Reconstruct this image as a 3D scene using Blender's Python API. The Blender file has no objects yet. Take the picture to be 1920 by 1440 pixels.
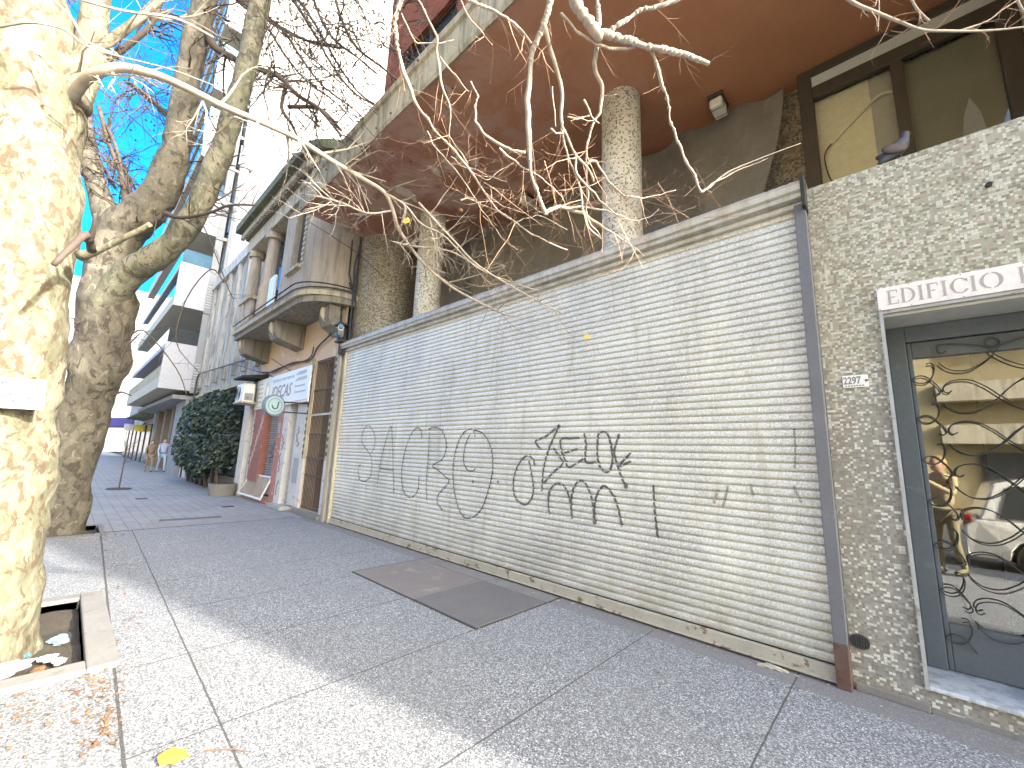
import bpy, bmesh, math, random
from mathutils import Vector, Matrix, noise as mnoise
R = math.radians; PI = math.pi
random.seed(7)
sc = bpy.context.scene
col = sc.collection
# ------------------------------------------------------------ camera
EYE = Vector((0, 0, 1.55))
RX = Vector((0.73136, 0.68108, 0.03528)); UP = Vector((0.09220, -0.15000, 0.98438)); FW = Vector((-0.67573, 0.71668, 0.17250))
cd = bpy.data.cameras.new('camera'); cam = bpy.data.objects.new('camera', cd); col.objects.link(cam)
mw = Matrix((RX, UP, -FW)).transposed().to_4x4(); mw.translation = EYE
cam.matrix_world = mw
cd.sensor_width = 36; cd.lens = 36 * 770.65 / 1920; cd.clip_start = 0.02; cd.clip_end = 2000
sc.camera = cam
# ------------------------------------------------------------ sky, sun, exposure
SUN_AZ = (0.974, 0.225); SUN_EL = R(24)
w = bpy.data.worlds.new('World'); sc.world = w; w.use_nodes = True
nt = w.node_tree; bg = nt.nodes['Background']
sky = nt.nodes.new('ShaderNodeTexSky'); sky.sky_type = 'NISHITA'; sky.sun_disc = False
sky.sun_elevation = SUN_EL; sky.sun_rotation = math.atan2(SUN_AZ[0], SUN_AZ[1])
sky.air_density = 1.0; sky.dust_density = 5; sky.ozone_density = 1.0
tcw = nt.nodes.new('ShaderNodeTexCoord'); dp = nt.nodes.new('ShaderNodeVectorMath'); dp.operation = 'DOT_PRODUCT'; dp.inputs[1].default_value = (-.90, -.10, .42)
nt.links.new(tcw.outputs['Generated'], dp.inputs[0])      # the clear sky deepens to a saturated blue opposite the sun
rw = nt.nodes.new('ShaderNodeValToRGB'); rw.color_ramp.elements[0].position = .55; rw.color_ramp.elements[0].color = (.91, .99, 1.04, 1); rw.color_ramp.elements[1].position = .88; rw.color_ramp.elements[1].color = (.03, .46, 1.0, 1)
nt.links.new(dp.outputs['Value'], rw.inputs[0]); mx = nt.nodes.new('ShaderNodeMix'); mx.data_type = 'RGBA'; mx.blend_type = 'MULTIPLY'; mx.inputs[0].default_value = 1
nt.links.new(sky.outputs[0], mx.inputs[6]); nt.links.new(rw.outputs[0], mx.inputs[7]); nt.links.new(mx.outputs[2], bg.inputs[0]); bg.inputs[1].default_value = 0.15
sl = bpy.data.lights.new('sun', 'SUN'); sl.energy = 2.0; sl.angle = R(1.0); sl.color = (1, .95, .86)
so = bpy.data.objects.new('sun', sl); col.objects.link(so); so.location = (20, 6, 30)
sd = Vector((SUN_AZ[0] * math.cos(SUN_EL), SUN_AZ[1] * math.cos(SUN_EL), math.sin(SUN_EL)))
so.rotation_euler = sd.to_track_quat('Z', 'Y').to_euler()
sc.view_settings.view_transform = 'Standard'; sc.view_settings.look = 'None'
sc.view_settings.exposure = 2.88; sc.view_settings.gamma = 1
sc.cycles.max_bounces = 8

# ------------------------------------------------------------ helpers
def ray(px, py): return RX * ((px - 960) / 770.65) + UP * (-(py - 720) / 770.65) + FW
def atd(px, py, d): return EYE + ray(px, py) * d              # point d metres ahead along that line of sight
def atY(px, py, y): r = ray(px, py); return EYE + r * (y / r.y)
def atX(px, py, x): r = ray(px, py); return EYE + r * (x / r.x)
WL = {}
def tag(o, label=None, cat=None, group=None, kind=None):
    if label: o['label'] = label
    if cat: o['category'] = cat
    if group: o['group'] = group
    if kind: o['kind'] = kind
    return o
def thing(name, label, cat, loc=(0, 0, 0), group=None):
    o = bpy.data.objects.new(name, None); col.objects.link(o); o.location = loc; o.empty_display_size = .2
    WL[o.name] = Vector(loc); return tag(o, label, cat, group)
def copy_tree(o, parent=None, loc=None):
    c = o.copy(); col.objects.link(c)
    if parent: c.parent = parent
    if loc is not None: c.location = loc
    WL[c.name] = Vector(loc) if loc is not None else WL.get(o.name, Vector())
    for ch in [x for x in col.objects if x.parent == o]: copy_tree(ch, c)
    return c
def finish(name, me, mat, parent=None, smooth=False, loc=None):
    o = bpy.data.objects.new(name, me); col.objects.link(o)
    if mat: me.materials.append(mat)
    if parent:
        o.parent = parent; WL[o.name] = WL[parent.name]
        me.transform(Matrix.Translation(-WL[parent.name]))
    elif loc is not None:
        o.location = loc; WL[o.name] = Vector(loc); me.transform(Matrix.Translation(-Vector(loc)))
    else: WL[o.name] = Vector()
    if smooth: me.polygons.foreach_set('use_smooth', [True] * len(me.polygons))
    return o
class MB:
    def __init__(s): s.v = []; s.f = []; s.uv = {}
    def quad(s, a, b, c, d, uv=None):
        n = len(s.v); s.v += [tuple(a), tuple(b), tuple(c), tuple(d)]; s.f.append((n, n+1, n+2, n+3))
        if uv: s.uv[len(s.f)-1] = uv
        return s
    def poly(s, pts): n = len(s.v); s.v += [tuple(p) for p in pts]; s.f.append(tuple(range(n, n+len(pts)))); return s
    def box(s, x0, x1, y0, y1, z0, z1):
        n = len(s.v)
        s.v += [(x, y, z) for z in (z0, z1) for y in (y0, y1) for x in (x0, x1)]
        for f in ((0,2,3,1),(4,5,7,6),(0,1,5,4),(2,6,7,3),(0,4,6,2),(1,3,7,5)): s.f.append(tuple(n+i for i in f))
        return s
    def obox(s, c, ax, ay, az):          # oriented box, half-axis vectors
        c = Vector(c); n = len(s.v)
        s.v += [tuple(c + ax*i + ay*j + az*k) for k in (-1,1) for j in (-1,1) for i in (-1,1)]
        for f in ((0,2,3,1),(4,5,7,6),(0,1,5,4),(2,6,7,3),(0,4,6,2),(1,3,7,5)): s.f.append(tuple(n+i for i in f))
        return s
    def prism(s, pts, d):                # closed outline pts extruded by vector d
        n = len(s.v); k = len(pts); d = Vector(d)
        s.v += [tuple(p) for p in pts] + [tuple(Vector(p)+d) for p in pts]
        s.f.append(tuple(n+i for i in reversed(range(k)))); s.f.append(tuple(n+k+i for i in range(k)))
        for i in range(k): j = (i+1) % k; s.f.append((n+i, n+j, n+k+j, n+k+i))
        return s
    def cyl(s, c, r, z0, z1, seg=32, r1=None, a0=0, a1=2*PI, caps=True):
        r1 = r if r1 is None else r1
        for i in range(seg):
            t0 = a0+(a1-a0)*i/seg; t1 = a0+(a1-a0)*(i+1)/seg
            p = [(c[0]+r*math.cos(t0), c[1]+r*math.sin(t0), z0), (c[0]+r*math.cos(t1), c[1]+r*math.sin(t1), z0),
                 (c[0]+r1*math.cos(t1), c[1]+r1*math.sin(t1), z1), (c[0]+r1*math.cos(t0), c[1]+r1*math.sin(t0), z1)]
            s.quad(*p, uv=[(t0*r, z0), (t1*r, z0), (t1*r, z1), (t0*r, z1)])
        if caps:
            s.poly([(c[0]+r*math.cos(-t), c[1]+r*math.sin(-t), z0) for t in [2*PI*i/seg for i in range(seg)]])
            s.poly([(c[0]+r1*math.cos(t), c[1]+r1*math.sin(t), z1) for t in [2*PI*i/seg for i in range(seg)]])
        return s
    def tube(s, pts, rad, seg=8, sm=0, cap=True, lump=0, prof=None):
        pts = [Vector(p) for p in pts]; n = len(pts)
        if not hasattr(rad, '__len__'): rad = [rad]*n
        if sm:
            P = []; Q = []
            for i in range(n-1):
                a = pts[max(i-1,0)]; b = pts[i]; c = pts[i+1]; d = pts[min(i+2,n-1)]
                for k in range(sm):
                    t = k/sm; P.append(.5*((2*b)+(c-a)*t+(2*a-5*b+4*c-d)*t*t+(3*b-a-3*c+d)*t**3)); Q.append(rad[i]+(rad[i+1]-rad[i])*t)
            P.append(pts[-1]); Q.append(rad[-1]); pts = P; rad = Q; n = len(pts)
        u = None; base = len(s.v)
        for i in range(n):
            t = (pts[min(i+1,n-1)]-pts[max(i-1,0)])
            t = t.normalized() if t.length > 1e-9 else Vector((0,0,1))
            if u is None: u = t.cross(Vector((0,0,1)) if abs(t.z) < .9 else Vector((1,0,0))).normalized()
            else:
                u = u - t*u.dot(t); u = u.normalized() if u.length > 1e-6 else t.orthogonal().normalized()
            v = t.cross(u)
            for k in range(seg):
                a = 2*PI*k/seg; dr = u*math.cos(a)+v*math.sin(a); r = rad[i]
                p = pts[i]+dr*r
                if lump: p += dr*r*lump*(mnoise.noise(p*1.3/ max(r,.15)*.35)*1.6+.5*mnoise.noise(p*4.5)+.22*mnoise.noise(p*14))
                s.v.append(tuple(p))
        for i in range(n-1):
            for k in range(seg):
                a = base+i*seg+k; b = base+i*seg+(k+1) % seg; s.f.append((a, b, b+seg, a+seg))
        if cap and seg > 2:
            s.f.append(tuple(base+k for k in reversed(range(seg)))); s.f.append(tuple(base+(n-1)*seg+k for k in range(seg)))
        return s
    def ball(s, c, r, seg=8, rings=6, sc_=(1,1,1)):
        c = Vector(c); base = len(s.v)
        for i in range(1, rings):
            p = PI*i/rings
            for k in range(seg):
                a = 2*PI*k/seg; s.v.append((c.x+r*sc_[0]*math.sin(p)*math.cos(a), c.y+r*sc_[1]*math.sin(p)*math.sin(a), c.z+r*sc_[2]*math.cos(p)))
        t = len(s.v); s.v.append((c.x, c.y, c.z+r*sc_[2])); s.v.append((c.x, c.y, c.z-r*sc_[2]))
        for i in range(rings-2):
            for k in range(seg):
                a = base+i*seg+k; b = base+i*seg+(k+1) % seg; s.f.append((a, a+seg, b+seg, b))
        for k in range(seg):
            s.f.append((t, base+k, base+(k+1) % seg)); q = base+(rings-2)*seg; s.f.append((t+1, q+(k+1) % seg, q+k))
        return s
    def build(s, name, mat, parent=None, smooth=False, loc=None, bevel=0):
        me = bpy.data.meshes.new(name); me.from_pydata(s.v, [], s.f); me.update()
        uvl = me.uv_layers.new(name='UVMap').data
        for p in me.polygons:
            g = s.uv.get(p.index); nn = p.normal
            for q, li in enumerate(p.loop_indices):
                if g: uvl[li].uv = g[q]
                else:
                    c = me.vertices[me.loops[li].vertex_index].co
                    ax = max(range(3), key=lambda k: abs(nn[k]))
                    uvl[li].uv = (c.y, c.z) if ax == 0 else ((c.x, c.z) if ax == 1 else (c.x, c.y))
        o = finish(name, me, mat, parent, smooth, loc)
        if bevel:
            m = o.modifiers.new('bevel', 'BEVEL'); m.width = bevel; m.segments = 2; m.limit_method = 'ANGLE'
        return o
def B(x0, x1, y0, y1, z0, z1): return MB().box(x0, x1, y0, y1, z0, z1)
def wall_y(mb, y, x0, x1, z0, z1, holes, depth=0):   # wall facing -Y with rectangular openings (x0,x1,z0,z1); depth gives reveals
    xs = sorted({x0, x1, *[h[0] for h in holes], *[h[1] for h in holes]}); zs = sorted({z0, z1, *[h[2] for h in holes], *[h[3] for h in holes]})
    for i in range(len(xs)-1):
        for j in range(len(zs)-1):
            cx = (xs[i]+xs[i+1])/2; cz = (zs[j]+zs[j+1])/2
            if any(h[0] < cx < h[1] and h[2] < cz < h[3] for h in holes): continue
            mb.quad((xs[i], y, zs[j]), (xs[i+1], y, zs[j]), (xs[i+1], y, zs[j+1]), (xs[i], y, zs[j+1]))
    if depth:
        for a, b, c, d in holes:
            e = y+depth
            mb.quad((a, y, c), (a, y, d), (a, e, d), (a, e, c)); mb.quad((b, y, d), (b, y, c), (b, e, c), (b, e, d))
            mb.quad((a, y, d), (b, y, d), (b, e, d), (a, e, d)); mb.quad((b, y, c), (a, y, c), (a, e, c), (b, e, c))
    return mb
def text(s, size, mat, parent, origin, xd, yd, name='lettering', depth=.002, off=0, shear=0, sx=1):
    cu = bpy.data.curves.new(name, 'FONT'); cu.body = s; cu.size = size; cu.extrude = depth; cu.offset = off; cu.shear = shear; cu.resolution_u = 4
    t = bpy.data.objects.new('tmp', cu); col.objects.link(t)
    me = bpy.data.meshes.new_from_object(t.evaluated_get(bpy.context.evaluated_depsgraph_get()))
    bpy.data.objects.remove(t)
    xd = Vector(xd).normalized(); yd = Vector(yd).normalized(); zd = xd.cross(yd)
    m = Matrix((xd*sx, yd, zd)).transposed().to_4x4(); m.translation = Vector(origin)
    me.transform(m); me.name = name
    return finish(name, me, mat, parent)

# ------------------------------------------------------------ materials
def nodes(name):
    m = bpy.data.materials.new(name); m.use_nodes = True; t = m.node_tree
    return m, t, t.nodes['Principled BSDF'], t.links
def N(t, ty, **k):
    n = t.nodes.new('ShaderNode'+ty)
    for a, b in k.items():
        if a[0] == '_': n.inputs[int(a[1:])].default_value = b
        else: setattr(n, a, b)
    return n
def MATH(t, op, a, b=None, c=None):
    n = N(t, 'Math', operation=op)
    for i, x in enumerate((a, b, c)):
        if x is None: continue
        if isinstance(x, (int, float)): n.inputs[i].default_value = x
        else: t.links.new(x, n.inputs[i])
    return n.outputs[0]
def rgb(c): return (c[0], c[1], c[2], 1)
def ramp(t, fac, stops, const=False):
    n = N(t, 'ValToRGB'); n.color_ramp.interpolation = 'CONSTANT' if const else 'LINEAR'
    e = n.color_ramp.elements
    while len(e) < len(stops): e.new(.5)
    for q, (p, c) in zip(e, stops): q.position = p; q.color = rgb(c) if len(c) == 3 else c
    t.links.new(fac, n.inputs[0]); return n.outputs[0]
def MIX(t, fac, a, b, mode='MIX'):
    n = N(t, 'Mix', data_type='RGBA', blend_type=mode)
    for i, x in ((0, fac), (6, a), (7, b)):
        if isinstance(x, (int, float)): n.inputs[i].default_value = x
        elif isinstance(x, tuple): n.inputs[i].default_value = rgb(x)
        else: t.links.new(x, n.inputs[i])
    return n.outputs[2]
def coords(t, kind='Object', scale=(1,1,1)):
    tc = N(t, 'TexCoord'); mp = N(t, 'Mapping'); mp.inputs[3].default_value = scale
    t.links.new(tc.outputs[kind], mp.inputs[0]); return mp.outputs[0]
def NOISE(t, vec, scale, detail=5, rough=.6, dist=0):
    n = N(t, 'TexNoise'); n.inputs['Scale'].default_value = scale; n.inputs['Detail'].default_value = detail
    n.inputs['Roughness'].default_value = rough; n.inputs['Distortion'].default_value = dist
    t.links.new(vec, n.inputs['Vector']); return n.outputs['Fac']
def BUMP(t, h, strength, dist=.01):
    n = N(t, 'Bump'); n.inputs['Strength'].default_value = strength; n.inputs['Distance'].default_value = dist
    t.links.new(h, n.inputs['Height']); return n.outputs[0]
def mat(name, c1, c2=None, scale=3, rough=.8, metal=0, bump=.3, bscale=40, streak=None, sk=.5, spots=None, bd=.005, coat=0):
    m, t, p, L = nodes(name); v = coords(t)
    c = ramp(t, NOISE(t, v, scale, 8, .65), [(.3, c1), (.7, c2 or tuple(x*.82 for x in c1))])
    c = MIX(t, .25, c, ramp(t, NOISE(t, v, scale*14, 4, .7), [(.35, tuple(x*.7 for x in c1)), (.65, tuple(min(1, x*1.2) for x in c1))]))
    if streak:
        s = NOISE(t, coords(t, scale=(5, 5, .5)), 1.6, 7, .7)
        c = MIX(t, ramp(t, s, [(.47, (0,0,0)), (.47+.25*(1-sk)+.03, (1,1,1))]), c, streak)
    if spots:
        c = MIX(t, ramp(t, NOISE(t, v, spots[1], 6, .6, .3), [(spots[2], (0,0,0)), (spots[2]+.05, (1,1,1))]), c, spots[0])
    L.new(c, p.inputs['Base Color']); p.inputs['Roughness'].default_value = rough; p.inputs['Metallic'].default_value = metal
    if coat: p.inputs['Coat Weight'].default_value = coat
    if bump: L.new(BUMP(t, NOISE(t, v, bscale, 6, .7), bump, bd), p.inputs['Normal'])
    return m
def mosaic(name, tile, cols_lo, cols_hi=None, zsplit=2.2, pair=.22, grout=(.30,.28,.24)):
    m, t, p, L = nodes(name)
    tc = N(t, 'TexCoord'); sx = N(t, 'SeparateXYZ'); L.new(tc.outputs['UV'], sx.inputs[0])
    u = MATH(t, 'DIVIDE', sx.outputs[0], tile); v = MATH(t, 'DIVIDE', sx.outputs[1], tile)
    fu = MATH(t, 'FLOOR', u); fv = MATH(t, 'FLOOR', v); hu = MATH(t, 'FLOOR', MATH(t, 'DIVIDE', u, 2.0))
    def wn(a, b, k):
        c = N(t, 'CombineXYZ'); L.new(a, c.inputs[0]); L.new(b, c.inputs[1]); c.inputs[2].default_value = k
        n = N(t, 'TexWhiteNoise', noise_dimensions='3D'); L.new(c.outputs[0], n.inputs[0]); return n.outputs[0]
    ispair = MATH(t, 'LESS_THAN', wn(hu, fv, 3.5), pair)
    single = wn(fu, fv, 1.5); dbl = wn(hu, fv, 7.5)
    h = MATH(t, 'ADD', MATH(t, 'MULTIPLY', dbl, ispair), MATH(t, 'MULTIPLY', single, MATH(t, 'SUBTRACT', 1.0, ispair)))
    def rp(cols):
        n = len(cols); return ramp(t, h, [(i/n if len(cols[0]) == 3 else sum(c[3] for c in cols[:i]), tuple(c[:3])) for i, c in enumerate(cols)], True)
    c = rp(cols_lo)
    if cols_hi:
        ob = N(t, 'TexCoord'); zz = N(t, 'SeparateXYZ'); L.new(ob.outputs['UV'], zz.inputs[0])
        nz = MATH(t, 'ADD', zz.outputs[1], MATH(t, 'MULTIPLY', wn(fu, fv, 11.5), .7))
        c = MIX(t, MATH(t, 'GREATER_THAN', nz, zsplit+.35), c, rp(cols_hi))
    du = MATH(t, 'ABSOLUTE', MATH(t, 'SUBTRACT', MATH(t, 'FRACT', u), .5)); dv = MATH(t, 'ABSOLUTE', MATH(t, 'SUBTRACT', MATH(t, 'FRACT', v), .5))
    ge = MATH(t, 'GREATER_THAN', MATH(t, 'MAXIMUM', MATH(t, 'MULTIPLY', du, MATH(t, 'SUBTRACT', 1.0, MATH(t, 'MULTIPLY', ispair, .15))), dv), .445)
    dirt = NOISE(t, coords(t, scale=(1, 1, .6)), 1.3, 6, .7)
    c = MIX(t, ge, c, grout)
    c = MIX(t, ramp(t, dirt, [(.45, (0,0,0)), (.75, (.6,.6,.6))]), c, (.23, .19, .13))
    L.new(c, p.inputs['Base Color']); p.inputs['Roughness'].default_value = .42
    L.new(BUMP(t, MATH(t, 'ADD', MATH(t, 'MULTIPLY', ge, -1.0), MATH(t, 'MULTIPLY', h, .4)), .5, .003), p.inputs['Normal'])
    return m
def bark(name, cols, scale=3.0, bump=.5):
    m, t, p, L = nodes(name)
    v = coords(t, scale=(1, 1, .55))
    n1 = NOISE(t, v, scale, 4, .55, .6); n2 = NOISE(t, coords(t, scale=(1.3, 1.1, .8)), scale*2.3, 5, .6, .8); n3 = NOISE(t, v, scale*9, 5, .7)
    a, b, c_, d, e = cols
    c = ramp(t, n1, [(.0, a), (.41, a), (.46, b), (.52, b), (.57, c_), (1, c_)])
    c = MIX(t, ramp(t, n2, [(.55, (0,0,0)), (.58, (1,1,1))]), c, d)
    c = MIX(t, ramp(t, n2, [(.35, (1,1,1)), (.385, (0,0,0))]), c, e)
    c = MIX(t, .35, c, ramp(t, n3, [(.3, (.16,.12,.08)), (.6, (.75,.68,.50))]), 'OVERLAY')
    L.new(c, p.inputs['Base Color']); p.inputs['Roughness'].default_value = .85
    h = MATH(t, 'ADD', MATH(t, 'MULTIPLY', ramp(t, n2, [(.35, (0,0,0)), (.38, (.5,.5,.5)), (.55, (.5,.5,.5)), (.57, (1,1,1))]), .5), MATH(t, 'MULTIPLY', n3, .5))
    L.new(BUMP(t, h, bump, .02), p.inputs['Normal']); return m

M_bark = bark('pale_bark', [(.175,.162,.12), (.125,.125,.088), (.215,.20,.155), (.10,.075,.052), (.27,.255,.21)], 4.6)
M_bark2 = bark('mottled_bark', [(.135,.125,.108), (.10,.094,.082), (.16,.15,.128), (.06,.054,.047), (.20,.19,.165)], 2.8)
M_twig = mat('twig_bark', (.44,.39,.32), (.22,.16,.12), 9, .7, bump=.2)
M_dtwig = mat('dark_twig_bark', (.10,.075,.06), (.055,.04,.035), 6, .8, bump=0)
# terrazzo pavement with joints
def pavement():
    m, t, p, L = nodes('terrazzo'); v = coords(t)
    vo = N(t, 'TexVoronoi'); vo.inputs['Scale'].default_value = 125; L.new(v, vo.inputs['Vector'])
    sp = N(t, 'SeparateColor'); L.new(vo.outputs['Color'], sp.inputs[0])
    c = ramp(t, sp.outputs[0], [(0, (.06,.065,.07)), (.25, (.16,.17,.18)), (.5, (.30,.31,.32)), (.72, (.50,.51,.52)), (.9, (.20,.17,.16)), (.95, (.78,.78,.78))], True)
    c = MIX(t, ramp(t, vo.outputs['Distance'], [(.45, (0,0,0)), (.7, (.8,.8,.8))]), c, (.20,.195,.19))
    c = MIX(t, ramp(t, NOISE(t, v, .9, 7, .65), [(.38, (.0,.0,.0)), (.75, (.55,.55,.55))]), c, (.20,.20,.195))
    c = MIX(t, ramp(t, NOISE(t, v, 6, 7, .75), [(.60, (0,0,0)), (.68, (.35,.35,.35))]), c, (.12,.10,.085))
    v2 = N(t, 'TexVoronoi'); v2.inputs['Scale'].default_value = 2.3; L.new(v, v2.inputs['Vector'])
    c = MIX(t, MATH(t, 'MULTIPLY', MATH(t, 'LESS_THAN', v2.outputs['Distance'], .045), .6), c, (.07,.065,.06))
    sx = N(t, 'SeparateXYZ'); L.new(v, sx.inputs[0])
    wob = MATH(t, 'MULTIPLY', MATH(t, 'SUBTRACT', NOISE(t, v, 7, 3), .5), .012)
    fx = MATH(t, 'ABSOLUTE', MATH(t, 'SUBTRACT', MATH(t, 'FRACT', MATH(t, 'DIVIDE', MATH(t, 'ADD', MATH(t, 'ADD', sx.outputs[0], .72-.5575+1.115*20), wob), 1.115)), .5))
    jx = MATH(t, 'LESS_THAN', fx, .0050)
    yy = MATH(t, 'ADD', MATH(t, 'ADD', sx.outputs[1], MATH(t, 'MULTIPLY', sx.outputs[0], .028)), wob)
    j1 = MATH(t, 'LESS_THAN', MATH(t, 'ABSOLUTE', MATH(t, 'SUBTRACT', yy, .75)), .006)
    j2 = MATH(t, 'LESS_THAN', MATH(t, 'ABSOLUTE', MATH(t, 'SUBTRACT', yy, .345)), .009)
    near = MATH(t, 'GREATER_THAN', yy, .345)
    j = MATH(t, 'MAXIMUM', MATH(t, 'MAXIMUM', j1, j2), MATH(t, 'MULTIPLY', jx, near))
    apron = MATH(t, 'GREATER_THAN', MATH(t, 'ADD', sx.outputs[1], MATH(t, 'MULTIPLY', NOISE(t, v, 4, 4), .1)), 3.86)
    c = MIX(t, MATH(t, 'MULTIPLY', apron, .75), c, (.19,.175,.165))
    c = MIX(t, MATH(t, 'MULTIPLY', j, .85), c, (.05,.045,.04))
    L.new(c, p.inputs['Base Color']); p.inputs['Roughness'].default_value = .75
    h = MATH(t, 'SUBTRACT', MATH(t, 'MULTIPLY', sp.outputs[1], .35), j)
    L.new(BUMP(t, h, .5, .004), p.inputs['Normal']); return m
M_pave = pavement()
def smalltile():
    m, t, p, L = nodes('paving_tiles'); v = coords(t)
    br = N(t, 'TexBrick'); br.offset = 0; br.inputs['Scale'].default_value = 1
    br.inputs['Color1'].default_value = (.30,.29,.28,1); br.inputs['Color2'].default_value = (.24,.235,.23,1); br.inputs['Mortar'].default_value = (.17,.165,.16,1)
    br.inputs['Mortar Size'].default_value = .012; br.inputs['Brick Width'].default_value = .2; br.inputs['Row Height'].default_value = .2; L.new(v, br.inputs['Vector'])
    c = MIX(t, ramp(t, NOISE(t, v, .7, 7, .7), [(.4, (0,0,0)), (.7, (.7,.7,.7))]), br.outputs['Color'], (.34,.33,.31))
    L.new(c, p.inputs['Base Color']); p.inputs['Roughness'].default_value = .8
    L.new(BUMP(t, br.outputs['Fac'], -.4, .004), p.inputs['Normal']); return m
M_tile = smalltile()
def brickmat():
    m, t, p, L = nodes('red_tile_cladding'); tc = N(t, 'TexCoord')
    br = N(t, 'TexBrick'); br.inputs['Scale'].default_value = 1
    br.inputs['Color1'].default_value = (.30,.095,.045,1); br.inputs['Color2'].default_value = (.23,.07,.032,1); br.inputs['Mortar'].default_value = (.11,.05,.04,1)
    br.inputs['Mortar Size'].default_value = .008; br.inputs['Brick Width'].default_value = .24; br.inputs['Row Height'].default_value = .075; L.new(tc.outputs['UV'], br.inputs['Vector'])
    L.new(br.outputs['Color'], p.inputs['Base Color']); p.inputs['Roughness'].default_value = .9; p.inputs['Specular IOR Level'].default_value = .1
    L.new(BUMP(t, br.outputs['Fac'], -.5, .006), p.inputs['Normal']); return m
M_brick = brickmat()
M_mosaic = mosaic('wall_mosaic', .018, [(.25,.24,.205,.22),(.30,.285,.245,.2),(.21,.20,.17,.18),(.35,.32,.27,.14),(.27,.22,.18,.06),(.66,.64,.55,.13),(.54,.52,.44,.07)],
    [(.50,.48,.37,.2),(.38,.35,.24,.2),(.24,.215,.145,.18),(.60,.58,.47,.2),(.31,.32,.24,.12),(.40,.32,.25,.10)], 2.15)
M_colmos = mosaic('column_mosaic', .023, [(.76,.73,.62,.3),(.68,.64,.51,.25),(.80,.78,.68,.22),(.17,.155,.12,.12),(.32,.27,.19,.11)], pair=.0, grout=(.56,.53,.43))
M_darkmos = mosaic('dark_mosaic', .026, [(.38,.33,.24,.3),(.25,.21,.15,.3),(.50,.45,.34,.2),(.12,.10,.08,.2)], pair=.2, grout=(.30,.27,.20))
def shuttermat():
    m, t, p, L = nodes('galvanised_slats'); v = coords(t)
    c = ramp(t, NOISE(t, coords(t, scale=(1, 1, .7)), 1.1, 7, .65), [(.35, (.76,.755,.69)), (.65, (.58,.58,.56))])
    sp = NOISE(t, coords(t, scale=(1, 1, 1)), 75, 3, .8)
    c = MIX(t, .75, c, ramp(t, sp, [(.38, (.22,.20,.16)), (.5, (.52,.50,.46)), (.62, (.84,.82,.76))]), 'OVERLAY')
    sx = N(t, 'SeparateXYZ'); L.new(v, sx.inputs[0])
    low = MATH(t, 'SUBTRACT', 1.0, MATH(t, 'DIVIDE', sx.outputs[2], .75))
    g = MATH(t, 'MULTIPLY', MATH(t, 'MAXIMUM', low, 0.0), ramp(t, NOISE(t, coords(t, scale=(1,1,2)), 3, 7, .7), [(.35, (.2,.2,.2)), (.65, (1,1,1))]))
    c = MIX(t, MATH(t, 'MULTIPLY', g, .85), c, (.33,.30,.22))
    c = MIX(t, ramp(t, NOISE(t, coords(t, scale=(7,7,.8)), 1.1, 6, .7), [(.54, (0,0,0)), (.68, (.45,.45,.45))]), c, (.42,.38,.26))
    L.new(c, p.inputs['Base Color']); p.inputs['Roughness'].default_value = .5; p.inputs['Metallic'].default_value = .25
    L.new(BUMP(t, sp, .35, .002), p.inputs['Normal']); return m
M_shut = shuttermat()
M_hood = mat('galvanised_hood', (.62,.61,.57), (.45,.44,.41), 2, .42, .45, bump=.15, streak=(.38,.35,.28), sk=.3)
M_post = mat('grey_painted_steel', (.17,.17,.18), (.13,.13,.135), 4, .55, .1, bump=.1)
M_rust = mat('rusty_steel', (.105,.055,.038), (.15,.11,.09), 8, .85, bump=.5, spots=((.10,.05,.035), 12, .55))
M_rail = mat('cream_rusty_rail', (.46,.42,.33), (.34,.31,.24), 5, .8, bump=.4, spots=((.20,.13,.08), 9, .58))
def soffitmat():
    m, t, p, L = nodes('brown_soffit_paint'); v = coords(t)
    c = ramp(t, NOISE(t, v, .8, 6, .6), [(.3, (.44,.185,.09)), (.7, (.58,.265,.125))])
    sx = N(t, 'SeparateXYZ'); L.new(v, sx.inputs[0])
    fx = MATH(t, 'DIVIDE', MATH(t, 'MULTIPLY', MATH(t, 'SUBTRACT', sx.outputs[0], 2.3), -1.0), 4.5)
    fx = MATH(t, 'MINIMUM', MATH(t, 'MAXIMUM', fx, 0.0), 1.0)
    a = MATH(t, 'MULTIPLY', fx, ramp(t, NOISE(t, v, 1.2, 8, .62, .6), [(.45, (0,0,0)), (.55, (.8,.8,.8))]))
    c = MIX(t, fx, c, (.38,.175,.11))
    c = MIX(t, a, c, (.56,.38,.30))
    c = MIX(t, MATH(t, 'MULTIPLY', ramp(t, NOISE(t, coords(t, scale=(1, .5, 1)), 2.6, 3, .5, .4), [(.64, (0,0,0)), (.655, (1,1,1))]), fx), c, (.70,.62,.52))
    c = MIX(t, .2, c, ramp(t, NOISE(t, v, 14, 8, .7), [(.3, (.08,.03,.02)), (.7, (.30,.14,.08))]))
    L.new(c, p.inputs['Base Color']); p.inputs['Roughness'].default_value = .75
    L.new(BUMP(t, NOISE(t, v, 20, 6), .3, .01), p.inputs['Normal']); return m
M_soffit = soffitmat()
M_fascia = mat('stained_cream_render', (.50,.43,.29), (.36,.31,.21), 2.5, .9, bump=.5, streak=(.22,.20,.13), sk=.6, spots=((.10,.12,.06), 1.7, .66))
M_net = mat('dark_netting', (.25,.23,.19), (.18,.165,.14), 2, .9, bump=.2)
M_dark = mat('dark_recess', (.035,.035,.03), (.02,.02,.018), 3, .9, bump=0)
M_door = mat('grey_door_paint', (.125,.145,.16), (.105,.125,.14), 3, .42, bump=.12, spots=((.15,.165,.17), 9, .62))
M_iron = mat('wrought_iron', (.055,.062,.062), (.08,.085,.08), 5, .38, .3, bump=0)
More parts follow.
